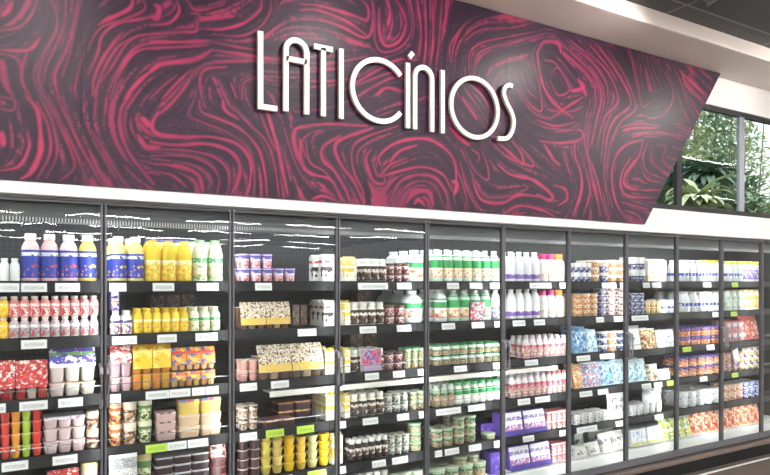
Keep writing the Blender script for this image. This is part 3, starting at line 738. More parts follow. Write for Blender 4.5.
ora_bag = S('orange_red_bag_print', '#e8703c', '#c93a2c', '#f6d8b8', None, 30, .5, low=(0, 1))
brn_bag = S('brown_orange_bag_print', '#b9763e', '#7a4524', '#f0d0a0', None, 30, .5, low=(0, 1))
mixl = S('colourful_tray_film', '#7f4a52', '#e45a4a', '#eecb6a', None, 30, .5, low=(0, 1))
jar_o = S('orange_brown_jar_label', '#c9632f', '#5b2b1c', '#f0c38a', '#f3e6cf', 45, .5, low=(0, .8))
jar_w = S('white_brown_jar_label', '#e9dcc8', '#5d3a28', '#b98a5a', '#6a3b28', 45, .5, low=(0, .8))
jar_g = S('green_jar_label', '#5f8a4c', '#2f5a34', '#efe2b0', '#f3ecd2', 45, .5, low=(0, .8))
trans_y = mat('plastic_yellow_pudding', '#f0c634', .3); trans_c = mat('plastic_caramel', '#d9b560', .3); trans_d = mat('plastic_dark_plum', '#3a2226', .3)

def stock():
    B = lambda *a, **k: (lambda w: p_bottle(a[0], w, *a[1:], **k))
    K = lambda *a, **k: (lambda w: p_cup(a[0], w, *a[1:], **k))
    CT_ = lambda *a, **k: (lambda w: p_carton(a[0], w, *a[1:], **k))
    BX = lambda *a, **k: (lambda w: p_box(a[0], w, *a[1:], **k))
    MU = lambda *a, **k: (lambda w: p_multi(a[0], w, *a[1:], **k))
    PO = lambda *a, **k: (lambda w: p_pouch(a[0], w, *a[1:], **k))
    TR = lambda *a, **k: (lambda w: p_tray(a[0], w, *a[1:], **k))
    PK = lambda *a, **k: (lambda w: p_pack(a[0], w, *a[1:], **k))
    yb_, yc, sm, tb, ct, mp = ('yogurt_bottle', 'bottle'), ('yogurt_cup', 'cup'), ('small_yogurt_bottle', 'bottle'), ('cream_tub', 'tub'), ('milk_carton', 'carton'), ('yogurt_multipack', 'multipack')
    # ---- boxed stock standing at the back of the shelves
    brown = lambda k, h: (lambda w: p_box(k, w, h, S('brown_carton_print', '#5a3a2a', '#8a6248', '#3a261e', None, 40, .54, low=(0, 1)), '#4f3426', d=.12, slope=.02))
    row(2, 1, 150, 196, 3, 'stock_box', 'box', 'dark brown box at the back', brown('brb', .2), rows=1, push=.4)
    row(3, 1, 292, 316, 3, 'stock_box', 'box', 'dark brown box at the back', brown('brc', .13), rows=1, push=.2)
    row(4, 1, 357, 372, 1, 'stock_box', 'box', 'dark brown box at the back', brown('brd', .215), rows=1, push=.38)
    row(4, 2, 350, 378, 2, 'stock_box', 'box', 'dark brown box at the back', brown('bre', .215), rows=1, push=.38)
    row(8, 1, 650, 660, 1, 'stock_box', 'box', 'tan brown box at the back', lambda w: p_box('tan', w * .8, .22, S('tan_carton_print', '#8a6a45', '#b08a5c', '#6a4c30', None, 40, .54, low=(0, 1)), '#7a5c3c', d=.12, slope=.02), rows=1, push=.42)
    # ---- first door
    row(1, 0, -33, 20, 5, *sm, 'small plain white bottle', B('plainw', .115, '#f2f2f4', '#f7f7f8', None, capr=.7), rows=1)
    row(1, 0, 21, 59.5, 2, *yb_, 'blue-sleeved bottle with pink shoulder', B('bigp', .24, '#f3c9cb', '#f6f4f6', blue_fruit, lz=(.04, .66)), rows=3)
    row(1, 0, 59.5, 79, 1, *yb_, 'blue-sleeved bottle with white shoulder', B('bigw', .24, '#f3dfe0', '#f6f4f6', blue_fruit, lz=(.04, .66)), rows=3)
    row(1, 0, 79, 98, 1, *yb_, 'blue-sleeved bottle with yellow shoulder', B('bigy', .24, '#f4d766', '#f6f4f6', blue_yel, lz=(.04, .66)), rows=3)
    for tier, (lab, look, col) in enumerate(((grey_lab, 'small grey-pink yogurt bottle', '#e8c7cc'), (pink_lab, 'small salmon yogurt bottle', '#f2aaa6'))):
        row(1, 1, 9, 99, 9, *sm, look, B('s%d' % tier, .102, col, '#f3e6e4', lab, capr=.66, lz=(.08, .8)), rows=2, zoff=tier * .1035)
        row(1, 1, -35, 9, 4, *sm, 'small orange yogurt bottle' + (' stacked' if tier else ''), B('so', .102, '#f4b04a', '#f5e9d8', yel_lab, capr=.66, lz=(.08, .8)), rows=1, zoff=tier * .1035)
    row(1, 2, -34, 15.5, 1, *mp, 'red sleeved pot multipack', MU('red', .19, ['#c93a34', '#d9782f', '#b3232c'], red_card, boardh=.05, d=.14), rows=2)
    row(1, 2, 15.5, 48, 1, *mp, 'red and white pot multipack', MU('red2', .185, ['#b92a30', '#e9c9c2', '#c3402e'], red_card, boardh=.05, d=.14), rows=2)
    row(1, 2, 49, 96, 1, *mp, 'unsleeved pale pink pots', MU('pk0', .068, ['#e6d2d2', '#ece4dc', '#e3d3c4'], mat('card_peach', '#e9cdb0', .6), flap=0, d=.14, boardh=.006), rows=1)
    row(1, 2, 49, 96, 1, *mp, 'blue and white sleeved multipack', MU('pk1', .165, ['#e6d2d2', '#ece4dc', '#e3d3c4'], bw_card, d=.14, boardh=.075, flap=.2), rows=1, zoff=.0695)
    cols = (('red', '#d8392e'), ('orange', '#ef9a2c'), ('lime green', '#a9c93a'), ('bright red', '#dd2f2c'))
    row(1, 3, -33, 0, 3, *yc, 'cherry red cup', K('cr', .057, '#d8392e', '#f0e6dc'), tiers=4, rows=1)
    for i, (nm, c) in enumerate(cols): row(1, 3, i * 10.6, (i + 1) * 10.6, 1, *yc, nm + ' jelly cup', K('j' + nm, .057, c, mat('jelly_lid_' + nm, '#' + ''.join('%02x' % int(int(c[q:q + 2], 16) * .55 + 255 * .45) for q in (1, 3, 5)), .3), taper=.66), tiers=4, rows=1)
    row(1, 3, 43.5, 86, 1, *mp, 'pale pink pots', MU('pp0', .062, ['#dcc0c2'], mat('card_pink', '#e5cfcf', .6), flap=0, boardh=.006, d=.12), tiers=2, rows=1)
    row(1, 3, 43.5, 86, 1, *mp, 'pale pink pots under printed lid', MU('pp1', .065, ['#dcc0c2'], lilac_card, flap=.25, boardh=.012, d=.12), rows=1, zoff=2 * .0626)
    row(1, 3, 86.5, 100, 1, *tb, 'cream and brown jar', K('jarw', .095, jar_w, '#f1e3c0', taper=.9, lidh=.018), tiers=2, rows=1, push=.02)
    row(1, 4, -30, 47, 2, *mp, 'red pot multipack', MU('red3', .16, ['#b92a30', '#d9782f'], red_card, boardh=.03, d=.14), rows=1)
    row(1, 4, 48, 79, 1, *mp, 'red and lilac pot multipack', MU('red4', .19, ['#d8c0c4'], red_card, boardh=.03, d=.14), rows=1)
    row(1, 4, 81, 99, 1, *tb, 'yellow and blue jar', K('jary', .21, jar_w, '#f2dd9c', taper=.9, lidh=.03), rows=1)
    # ---- second door
    row(2, 0, 110.5, 145.5, 2, *yb_, 'blue-sleeved bottle with yellow shoulder', B('bigy2', .24, '#f3dc8c', '#f6f4f6', blue_yel, lz=(.04, .62)), rows=3)
    row(2, 0, 146, 193.5, 3, *yb_, 'yellow bottle with blue cap', B('yel', .24, '#f2cd38', '#5865a8', yel_lab, capr=.6, caph=.07, lz=(.05, .6), waist=.05), rows=3)
    row(2, 0, 193.5, 225, 2, *yb_, 'pale green printed bottle', B('grn', .235, '#e2eacb', '#9fcf9c', grn_lab, capr=.62, caph=.07, lz=(.05, .7), waist=.05), rows=3)
    row(2, 1, 110.5, 133.5, 2, *sm, 'small white and violet bottle', B('wv', .125, '#f3f0f6', '#f0eff4', wpur_lab, lz=(.05, .75)), rows=2)
    row(2, 1, 110.5, 120, 1, 'cream_cheese_box', 'box', 'small violet printed box', BX('vio', .1, wpur_lab, '#56489a', d=.07, slope=.05), rows=1, zoff=.127, push=.003)
    row(2, 1, 134, 189.5, 6, *sm, 'small yellow yogurt bottle', B('sy', .135, '#f0cb35', '#e9c12f', yel_lab, lz=(.05, .7), waist=.04), rows=3)
    row(2, 1, 189.5, 221.5, 3, *sm, 'small pale cream bottle', B('sg', .137, '#ecebcd', '#e6e6c0', grn_lab, lz=(.05, .7), waist=.04), rows=3)
    row(2, 2, 110.5, 132, 1, *mp, 'pale pink pots', MU('pw0', .075, ['#d9b6c0'], mat('card_pink', '#e5cfcf', .6), ncol=2, flap=0, d=.13, boardh=.006), rows=1)
    row(2, 2, 110.5, 132, 1, *mp, 'white and red sleeved multipack', MU('pw', .16, ['#d9b6c0'], pinkw_card, ncol=2, d=.13, boardh=.06, flap=.3), rows=1, zoff=.0756)
    row(2, 2, 132.5, 171, 2, *mp, 'orange pots', MU('yo0', .085, ['#e08a3a', '#d9a43c'], mat('card_orange', '#f0c060', .6), ncol=2, flap=0, d=.13, boardh=.006), rows=1)
    row(2, 2, 132.5, 171, 2, *mp, 'yellow sleeved multipack', MU('yo1', .17, ['#e0953a'], yel_card, ncol=2, d=.13, boardh=.05, flap=.8), rows=1, zoff=.0856)
    row(2, 2, 171.5, 186, 1, *mp, 'pale orange pots', MU('or0', .09, ['#e9c79a', '#e2b07a'], ora_card, ncol=2, d=.13), rows=1)
    row(2, 2, 171.5, 215, 3, *mp, 'orange and blue sleeved multipack', MU('or1', .12, ['#eab27a'], ora_card, ncol=2, d=.13, boardh=.035, flap=.7), rows=1, zoff=.0906)
    row(2, 2, 186, 215, 2, *mp, 'orange pots under printed card', MU('or2', .09, ['#eaa86a', '#f0c878'], ora_card, ncol=2, d=.13), rows=1)
    for a, c, nm, lab, ld in ((110.5, 123, 'orange and brown jar', jar_o, '#f2c7a0'), (124, 138, 'white and brown jar', jar_w, '#f3e4d2'), (139, 153.5, 'green labelled jar', jar_g, '#f2ead0')):
        row(2, 3, a, c, 1, *tb, nm, K('jr' + nm, .112, lab, ld, taper=.84, lidh=.022), tiers=2, rows=2)
    row(2, 3, 156.5, 177, 1, *tb, 'pinkish rectangular tub', TR('pkt', .05, '#dcb6b4', S('pink_film', '#cf9c9c', '#5f6f58', '#f0dedb', None, 30, .5, low=(0, 1)), d=.09), tiers=3, rows=1)
    row(2, 3, 178.5, 222, 2, *tb, 'beige pudding tub', TR('bgt', .062, '#d9b99a', mat('film_beige', '#e3cdb6', .4), d=.1), tiers=2, rows=1)
    row(2, 3, 178.5, 222, 2, *tb, 'yellow and pink topped tub', TR('bgy', .085, '#e6c86a', S('yellow_pink_film', '#f2cf42', '#e4597a', '#7f9fd0', None, 26, .5, low=(0, 1)), d=.1), rows=1, zoff=.1256)
    row(2, 4, 137.5, 153.5, 1, *tb, 'yellow topped green jar', K('jgy', .235, jar_g, '#f0dca0', taper=.86, lidh=.05), rows=1)
    row(2, 4, 155, 210, 3, *tb, 'dark tub with silver film', TR('dk', .046, '#3b2428', mat('film_silver', '#c9c7cf', .35), d=.11), tiers=4, rows=1)
    row(2, 4, 210.5, 227, 1, *tb, 'dark pudding tub', TR('dk2', .048, '#4b2226', mat('film_darkred', '#7b3a3c', .4), d=.11), tiers=3, rows=1)
    row(2, 4, 210.5, 227, 1, 'cheese_carton', 'box', 'pink and black printed box', BX('pb', .075, S('pink_black_print', '#e79a90', '#3a2a2c', '#f4dcd4', None, 36, .52, low=(0, 1)), '#d98c84', d=.1), rows=1, zoff=.1462)
    # ---- third door
    row(3, 0, 240, 297, 5, *yc, 'violet and pink cup', K('vp', .082, S('violet_pink_label', '#f1e6f0', '#e0526a', '#f0b0b8', '#6a5ab8', 50, .5, zb=(.66, .92), low=(.0, .5)), '#7a6cc0', taper=.8), rows=2)
    row(3, 0, 240, 274.2, 3, *yc, 'violet and pink cup stacked above', K('vp', .082, S('violet_pink_label', '#f1e6f0', '#e0526a', '#f0b0b8', '#6a5ab8', 50, .5, zb=(.66, .92), low=(.0, .5)), '#7a6cc0', taper=.8), rows=2, zoff=.0826)
    cow = S('white_black_carton', '#f3f1ef', '#3d3a3a', '#d8d4d0', '#c8574a', 18, .56, zb=(.75, .86), low=(.2, .6))
    ycow = S('white_yellow_carton', '#f4f1ea', '#e9c94a', '#f2d870', '#f0d070', 18, .56, zb=(.7, .95), low=(.2, .6))
    row(3, 0, 323, 336.5, 1, *ct, 'white carton with dark print', CT_('cow', .178, cow, '#f6f5f3', None, d=.07), rows=3)
    row(3, 1, 240, 290, 2, *mp, 'nut printed sleeved multipack', MU('nut', .155, ['#8c6a58', '#c9a88c'], nut_lab2, d=.13, boardh=.03, flap=.82), rows=1)
    row(3, 1, 324, 336.5, 1, *ct, 'white carton with dark print', CT_('cow', .168, cow, '#f6f5f3', None, d=.07), rows=3)
    row(3, 2, 240, 259.5, 2, *yc, 'pink and cream cup', K('pc', .06, '#dba49a', '#ead2c6'), tiers=2, rows=2)
    row(3, 2, 258, 323, 2, *mp, 'raised nut printed multipack', MU('nut2', .2, ['#8c6a58', '#c9a88c'], nut_lab2, d=.13, boardh=.07, flap=.7), rows=1)
    row(3, 2, 325, 337.5, 1, *ct, 'white carton with yellow cap', CT_('ycw', .165, ycow, '#f3e6b0', '#eec23a', d=.07), rows=3)
    row(3, 3, 240, 259.5, 2, *yc, 'cream and black cup', K('cb', .07, S('cream_black_label', '#e9dfd0', '#3a302c', '#b9876a', '#f3ece0', 50, .5, low=(0, 1)), '#efe6d8'), tiers=2, rows=2)
    row(3, 3, 262, 296, 2, *tb, 'colourful filmed snack tray', TR('ctr', .04, '#4a3236', mixl, d=.13), rows=1)
    row(3, 3, 278, 312, 2, *tb, 'rear colourful snack tray', TR('ctr', .055, '#4a3236', mixl, d=.13), tiers=2, rows=1, push=.15)
    row(3, 3, 326, 338, 1, *ct, 'white carton with yellow cap', CT_('ycw', .175, ycow, '#f3e6b0', '#eec23a', d=.07), rows=3)
    row(3, 4, 239, 262, 2, *yc, 'dark plum dessert cup', K('dpl', .054, '#47292e', '#d8c6c4', taper=.84), tiers=4, rows=1)
    for a, c, col, nm in ((262, 273.3, '#e6cf62', 'pale yellow'), (273.5, 285, '#d8c06a', 'caramel'), (285.2, 297, '#f1c51e', 'bright yellow')):
        row(3, 4, a, c, 1, *yc, nm + ' pudding cup', K('pud' + nm, .049, col, col, taper=.68), tiers=5, rows=1)
    for a, c, col, nm in ((298, 308.5, '#e8bf4a', 'amber'), (309, 320, '#ded08a', 'cream'), (320.5, 332, '#f3c220', 'golden')):
        row(3, 4, a, c, 1, *yc, nm + ' pudding cup', K('pud' + nm, .049, col, '#b9cfae' if nm == 'cream' else col, taper=.68), tiers=4, rows=1)
    row(3, 4, 332.5, 343, 1, *ct, 'white carton with yellow cap', CT_('ycw', .2, ycow, '#f3e6b0', '#eec23a', d=.06), rows=2)
    # ---- fourth door
    for l, hh in ((0, .165), (1, .165), (2, .165), (3, .16)):
        row(4, l, 345, 350.5 if l else 357, 1, *ct, 'white carton with yellow top', CT_('ycx', hh, ycow, '#f1d669', None, d=.07), rows=3)
    row(4, 0, 365, 388, 3, *sm, 'dark bottle with white cap', B('dkw', .15, '#f0ebe4', '#f6f3ee', brn_lab, capr=.72, caph=.2, lz=(.05, .68)), rows=3)
    row(4, 0, 388.5, 411, 3, *yc, 'dark red dessert cup', K('drc', .06, cho_lab, '#a8545c', taper=.85), tiers=2, rows=2)
    row(4, 0, 411, 427, 1, 'milk_bottle', 'bottle', 'large milk bottle, green band', B('mk', .215, '#e6eef2', '#e9eef4', milk_grn, capr=.5, caph=.1, lz=(.03, .74)), rows=3)
    row(4, 1, 352, 386, 4, *sm, 'brown and white bottle', B('brw', .145, '#efe7de', '#f6f3ee', brn_lab, capr=.75, caph=.2, lz=(.05, .68)), rows=3)
    row(4, 1, 387, 407, 2, *yc, 'dark red dessert cup', K('drc2', .06, cho_lab, '#a8545c', taper=.85), tiers=2, rows=2)
    row(4, 1, 407.5, 427, 1, 'milk_bottle', 'bottle', 'large milk bottle, green band', B('mk', .22, '#e6eef2', '#e9eef4', milk_grn, capr=.5, caph=.1, lz=(.03, .74)), rows=3)
    row(4, 2, 351, 386, 4, *sm, 'brown and white bottle', B('brw', .14, '#efe7de', '#f6f3ee', brn_lab, capr=.75, caph=.2, lz=(.05, .68)), rows=3, push=.03)
    row(4, 2, 361, 382, 1, 'promotional_box', 'box', 'violet and pink printed box', BX('vpb', .145, S('violet_pink_print', '#b9a0c4', '#e05a6a', '#6a5a9a', None, 40, .5, low=(.3, 1)), '#c9b8a8', d=.022, slope=.1), rows=1, push=-.014)
    row(4, 2, 387, 405, 2, *tb, 'dark pudding tub', K('dpt', .055, cho_lab, '#7a6a6c', taper=.85), tiers=2, rows=2)
    row(4, 2, 405.5, 427, 3, *tb, 'green and grey tub', K('ggt', .065, gtub_lab, '#3f8f58', taper=.86), tiers=2, rows=2)
    row(4, 3, 351.5, 386, 4, *sm, 'cream and brown bottle', B('crb', .145, '#efe4d6', '#f4efe6', brn_lab, capr=.75, caph=.2, lz=(.05, .68)), rows=3)
    row(4, 3, 386.5, 410, 3, *tb, 'grey labelled tub', K('glt', .062, gry_lab, '#d9d6cf', taper=.86), tiers=2, rows=2)
    row(4, 3, 411, 427, 2, *tb, 'grey-green labelled tub', K('ggl', .06, gtub_lab, '#b9c8b8', taper=.86), tiers=2, rows=2)
    row(4, 4, 350, 389, 6, *sm, 'dark brown bottle, white cap', B('dbw', .135, '#2e2422', '#f6f3ee', brn_lab, capr=.82, caph=.22, lz=(.2, .68)), rows=2)
    row(4, 4, 389.5, 411, 3, *tb, 'grey labelled tub', K('glt2', .062, gry_lab, '#c9c4b6', taper=.86), tiers=2, rows=2)
    row(4, 4, 411.5, 425, 1, *tb, 'wide green tub', K('wgt', .062, gtub_lab, '#4f9f68', taper=.86), tiers=3, rows=1)
    row(4, 5, 352, 390, 5, *sm, 'white-capped brown bottle', B('dbx', .17, '#2e2422', '#f6f3ee', brn_lab, capr=.82, caph=.22, lz=(.2, .68)), rows=1)
    row(4, 5, 392, 426, 3, *tb, 'low green-lidded tub', K('lgt', .12, gtub_lab, '#d8e2c8', taper=.9), rows=1)
    # ---- fifth door
    row(5, 0, 435, 502, 7, 'milk_bottle', 'bottle', 'pale milk bottle, green band', B('mk5', .225, '#dff0e2', '#e3f0ea', milk_crm, capr=.5, caph=.1, lz=(.03, .8)), rows=3)
    row(5, 1, 438, 450, 1, 'milk_bottle', 'bottle', 'white milk bottle, green band', B('mk6', .225, '#e8eef0', '#f0f3f6', milk_grn, capr=.5, caph=.1, lz=(.03, .72)), rows=3)
    row(5, 1, 451, 494, 4, 'milk_bottle', 'bottle', 'cream milk bottle, green band', B('mk7', .22, '#cfe8d6', '#e3f0ea', milk_crm, capr=.5, caph=.1, lz=(.03, .82)), rows=3)
    row(5, 1, 494.5, 503, 1, 'milk_bottle', 'bottle', 'milk bottle with red print', B('mk8', .22, '#f3efe9', '#e3f0ea', sliceR, capr=.5, caph=.08, lz=(.05, .45)), rows=3)
    row(5, 1, 470, 486, 1, 'promotional_card', 'card', 'dark printed promotional box', BX('dpb', .14, S('dark_red_print', '#6a4a52', '#d8464a', '#cfc4d0', None, 40, .5, low=(0, 1)), '#4a3c42', d=.018, slope=.05), rows=1, push=-.018)
    row(5, 2, 435, 502, 8, *sm, 'small green-capped bottle', B('sgc', .07, '#e6ece4', '#2f8f52', gtub_lab, capr=.8, caph=.2, lz=(.05, .6)), tiers=2, rows=2)
    row(5, 3, 435, 456, 3, *sm, 'dark green-white small bottle', B('dgw', .15, '#cfe0d2', '#e0ece2', gtub_lab, capr=.7, caph=.12, lz=(.05, .75)), rows=3)
    row(5, 3, 456.5, 503, 6, *sm, 'small bottle with green cap', B('sgd', .15, '#eef0ea', '#5fbf7d', milk_grn, capr=.7, caph=.14, lz=(.05, .72)), rows=3)
    row(5, 4, 435, 456, 2, *tb, 'round green tub', K('rgt', .06, gtub_lab, '#dfe6cf', taper=.86), tiers=2, rows=2)
    row(5, 4, 456.5, 479, 2, *tb, 'round green tub stacked high', K('rgt', .062, gtub_lab, '#dfe6cf', taper=.86), tiers=3, rows=2)
    row(5, 4, 481, 498, 1, 'cheese_spread_box', 'box', 'flat violet box', BX('fv', .09, S('violet_print', '#6a4fb0', '#8d78cc', '#4a3590', None, 26, .55, low=(0, 1)), '#5a43a0', d=.16, slope=.02), rows=1, push=.1)
    row(5, 4, 487, 499, 1, *tb, 'low pale green tub', K('lpg', .04, gtub_lab, '#dfe6cf', taper=.88), rows=1, push=-.01)
    row(5, 5, 435, 490, 4, *tb, 'pale green-lidded low tub', K('pgl', .1, gtub_lab, '#dbe6cc', taper=.9), rows=2)
    row(5, 5, 458, 483, 2, *tb, 'round green tub stacked above', K('rgt', .055, gtub_lab, '#dfe6cf', taper=.86), rows=1, zoff=.1012, push=.02)
    row(5, 5, 491, 504, 1, 'cheese_spread_box', 'box', 'violet box', BX('fv2', .16, S('violet_print', '#6a4fb0', '#8d78cc', '#4a3590', None, 26, .55, low=(0, 1)), '#5a43a0', d=.13, slope=.02), rows=1)
    # ---- sixth door
    for l in (0, 1):
        row(6, l, 510, 541.5, 4, *yb_, 'white bottle with lilac base', B('lil', .225, '#f6f4f8', '#f8f8fa', lil_lab, capr=.55, caph=.1, lz=(.03, .62)), rows=3)
        row(6, l, 542, 558, 2, *yb_, 'white bottle with magenta cap', B('mag', .215, '#f4efec', '#d0397f', pch_lab, capr=.7, caph=.2, lz=(.03, .62)), rows=3)
        row(6, l, 558, 567, 1, *yb_, 'white bottle with orange cap', B('orc', .215, '#f4efec', '#ef9a4a', pch_lab, capr=.7, caph=.2, lz=(.03, .62)), rows=3)
    pk6 = S('pink_small_label', '#eedfe6', '#c06a9a', '#e7a884', '#d25a6a', 50, .5, low=(0, .7))
    row(6, 2, 525, 569, 7, *sm, 'small pink printed bottle', B('spk', .16, '#f0e9ee', '#ead8e2', pk6, capr=.6, caph=.12, lz=(.05, .75)), rows=3)
    row(6, 3, 511, 548, 6, *sm, 'small lilac-pink bottle', B('slp', .165, '#f1edf2', '#e6dcec', pk6, capr=.6, caph=.12, lz=(.05, .75)), rows=3)
    row(6, 3, 548, 569, 4, *sm, 'small red-printed bottle', B('srd', .165, '#f1e6e2', '#dd8a86', pk6, capr=.6, caph=.12, lz=(.05, .75)), rows=3)
    row(6, 4, 502, 547, 2, 'cheese_spread_box', 'box', 'violet and white box', BX('vwb', .17, purp_card, '#6a50b4', d=.12, slope=.3, tray='#5b46a6'), rows=1)
    row(6, 4, 547.5, 569, 4, *yc, 'small red-lidded cup', K('srl', .07, pk6, '#d8686a', taper=.84), tiers=2, rows=2)
    row(6, 5, 511, 552, 2, 'cheese_spread_box', 'box', 'violet and white box', BX('vwb', .17, purp_card, '#6a50b4', d=.12, slope=.3, tray='#5b46a6'), rows=1)
    row(6, 5, 553, 569, 3, *yc, 'small red-lidded cup', K('srl2', .075, pk6, '#e0686a', taper=.84), tiers=2, rows=2)
    # ---- seventh door
    row(7, 0, 577, 593, 3, *tb, 'navy tub with white lid', K('nvt', .075, navy_lab, '#f4f2f2', taper=.88, lidh=.03), tiers=2, rows=2)
    row(7, 0, 593, 602, 1, *tb, 'orange tub with white lid', K('ort', .058, otub_lab, '#f4efe8', taper=.88, lidh=.012), tiers=3, rows=2)
    row(7, 0, 602, 611, 1, *tb, 'navy and orange tub', K('not', .075, navy_lab, '#f0dcc6', taper=.88, lidh=.02), tiers=2, rows=2)
    row(7, 0, 611, 628, 2, *tb, 'pale orange tub, white lid', K('pot_', .06, otub_lab, '#f6f3f0', taper=.88, lidh=.02), tiers=3, rows=2)
    row(7, 1, 577, 600, 3, *tb, 'orange and white tub', K('owt', .045, otub_lab, '#f3e2cd', taper=.88), tiers=4, rows=2)
    row(7, 1, 600, 609, 1, *tb, 'navy and white tub', K('nwt', .055, navy_lab, '#e8dfe6', taper=.88), tiers=4, rows=1)
    row(7, 1, 609, 628, 2, *tb, 'salmon and navy tub', K('snt', .055, S('salmon_navy_label', '#d9a592', '#4b456e', '#f3e3da', None, 50, .5, low=(0, 1)), '#f3ece6', taper=.88), tiers=4, rows=1)
    row(7, 2, 577, 591, 1, 'cheese_pack', 'pack', 'blue sliced cheese pack', PK('bl', .22, sliceB, '#86b6dc', d=.03), rows=2)
    row(7, 2, 591, 601, 1, 'cheese_pack', 'pack', 'light blue sliced cheese pack', PK('lb', .19, sliceL, '#bcdcec', d=.03), rows=2)
    row(7, 2, 602, 610, 1, *tb, 'navy printed tub', K('npt', .055, navy_lab, '#f4f2f2', taper=.88, lidh=.01), tiers=3, rows=1)
    row(7, 2, 610, 619, 1, *tb, 'orange printed tub', K('opt', .055, otub_lab, '#f4f2f2', taper=.88, lidh=.01), tiers=3, rows=1)
    row(7, 2, 619, 628, 1, *tb, 'violet-grey printed tub', K('vgt', .055, navy_lab, '#f4f2f2', taper=.88, lidh=.01), tiers=3, rows=1)
    row(7, 3, 577, 586, 1, 'cheese_pack', 'pack', 'orange sliced cheese pack', PK('orp', .2, otub_lab, '#e9a860', d=.02), rows=2)
    row(7, 3, 586, 604, 2, 'cheese_pack', 'pack', 'red and white cheese pack', PK('rwp', .21, sliceR, '#e6ebf2', d=.02), rows=2)
    row(7, 3, 604, 617, 1, 'cheese_pack', 'pack', 'mid blue cheese pack', PK('mbp', .2, sliceB, '#a9cbe6', d=.02), rows=2)
    row(7, 3, 617, 629, 1, 'cheese_pack', 'pack', 'pale blue cheese pack', PK('pbp', .21, sliceL, '#cfe6f2', d=.02), rows=2)
    row(7, 4, 576, 610, 5, *tb, 'grey and white tub', K('gwt', .085, S('grey_white_label', '#d6d2d4', '#9a98a0', '#f1eff0', None, 40, .52, low=(0, 1)), '#f1f0ef', taper=.9), rows=2)
    row(7, 4, 610.5, 628, 1, 'cheese_bag', 'bag', 'tall grey printed bag', PO('gbg', .25, bag_lab, d=.05, lean=.05), rows=1)
    row(7, 5, 577, 603, 2, 'cheese_bag', 'bag', 'low white bag', PO('lwb', .09, bag_lab, d=.09, lean=.1), rows=1)
    row(7, 5, 577, 586, 1, 'cheese_bag', 'bag', 'upright white bag', PO('uwb', .15, bag_lab, d=.05, lean=.05), rows=1, push=.12)
    row(7, 5, 603, 628, 2, 'cheese_bag', 'bag', 'bulky pale grey bag', PO('bpg', .15, bag_lab, d=.08, lean=.1), rows=2)
    # ---- eighth door
    row(8, 0, 634, 647.5, 2, *tb, 'navy tub with tall white lid', K('nvl', .105, navy_lab, '#f5f4f4', taper=.9, lidh=.05), tiers=2, rows=2)
    row(8, 0, 648, 667, 3, *ct, 'white and peach carton', CT_('wpc', .205, pch_lab, '#f6f4f2', None, d=.07), rows=3)
    row(8, 1, 634, 646.5, 2, *tb, 'navy printed tub', K('nv8', .06, navy_lab, '#d8d4e0', taper=.88), tiers=3, rows=2)
    row(8, 1, 647, 663, 3, *tb, 'cream and green tub', K('cg8', .055, S('cream_green_label', '#ead9b8', '#8fb05a', '#d9903c', None, 50, .52, low=(0, 1)), '#f1ead8', taper=.88), tiers=2, rows=2)
    row(8, 1, 663.5, 678, 2, *yc, 'white and blue cup', K('wb8', .12, wbl_lab, '#f1f2f4', taper=.9), rows=2)
    row(8, 2, 634, 645, 1, 'cheese_bag', 'bag', 'white and navy bag', PO('wn8', .2, wht_lab, d=.05, lean=.15), rows=1)
    row(8, 2, 645.5, 660, 1, 'cheese_bag', 'bag', 'brown and orange bag', PO('bo8', .17, brn_bag, d=.05, lean=.15), rows=2)
    row(8, 2, 660.5, 678, 2, 'cheese_bag', 'bag', 'white printed bag', PO('wp8', .15, wht_lab, d=.05, lean=.15), rows=1)
    row(8, 3, 631, 650, 2, 'cheese_pack', 'pack', 'pale blue cheese pack', PK('pb8', .2, sliceL, '#cfe6f2', d=.02), rows=2)
    row(8, 3, 650, 661, 1, 'cheese_bag', 'bag', 'beige bag', PO('bg8', .14, S('beige_bag_print', '#d9c6a8', '#8a6a48', '#efe6d8', None, 24, .55, low=(0, 1)), d=.05, lean=.1), rows=1)
    row(8, 3, 661, 673, 1, 'cheese_bag', 'bag', 'short white bag', PO('sw8', .09, wht_lab, d=.06, lean=.1), rows=1)
    row(8, 4, 632, 664, 5, *tb, 'white tub', K('wt8', .095, S('white_grey_label', '#dedfe2', '#aab0ba', '#f3f3f4', None, 40, .55, low=(0, .8)), '#f3f3f3', taper=.9), rows=2)
    row(8, 4, 647, 665, 1, 'cheese_bag', 'bag', 'white and blue bag', PO('wbl8', .08, wht_lab, d=.08, lean=.1), tiers=2, rows=1, zoff=.096, push=.01)
    row(8, 5, 632, 663.5, 2, 'cheese_box', 'box', 'white and blue box', BX('wbb', .14, S('white_blue_print', '#eef1f6', '#5f8fd0', '#c9d8ec', '#d9d87a', 22, .58, zb=(0, .2), low=(.2, .9)), '#e6e9ef', d=.1, slope=.2), rows=1)
    row(8, 5, 664, 680, 2, 'cheese_bag', 'bag', 'green and yellow bag', PO('gy8', .22, gre_bag, d=.05, lean=.15), rows=2)
    # ---- ninth door
    row(9, 0, 684.5, 705, 3, *yb_, 'white bottle, blue band', B('wb9', .2, '#f4f5f8', '#f4f5f8', wbl_lab, capr=.7, caph=.1, lz=(.03, .7)), rows=3)
    row(9, 0, 705, 724, 3, *yb_, 'white bottle with yellow cap', B('wy9', .205, '#f4f5f6', '#f0d84a', wbl_lab, capr=.7, caph=.13, lz=(.03, .7)), rows=3)
    row(9, 1, 684.5, 724, 5, *yb_, 'white bottle with blue print', B('wp9', .185, '#f1f3f6', '#f1f1f2', wbl_lab, capr=.75, caph=.1, lz=(.03, .8)), rows=3)
    row(9, 2, 684, 724, 4, *tb, 'orange and purple tub', K('op9', .08, ptub_lab, '#5b4fa0', taper=.9, lidh=.01), tiers=2, rows=2)
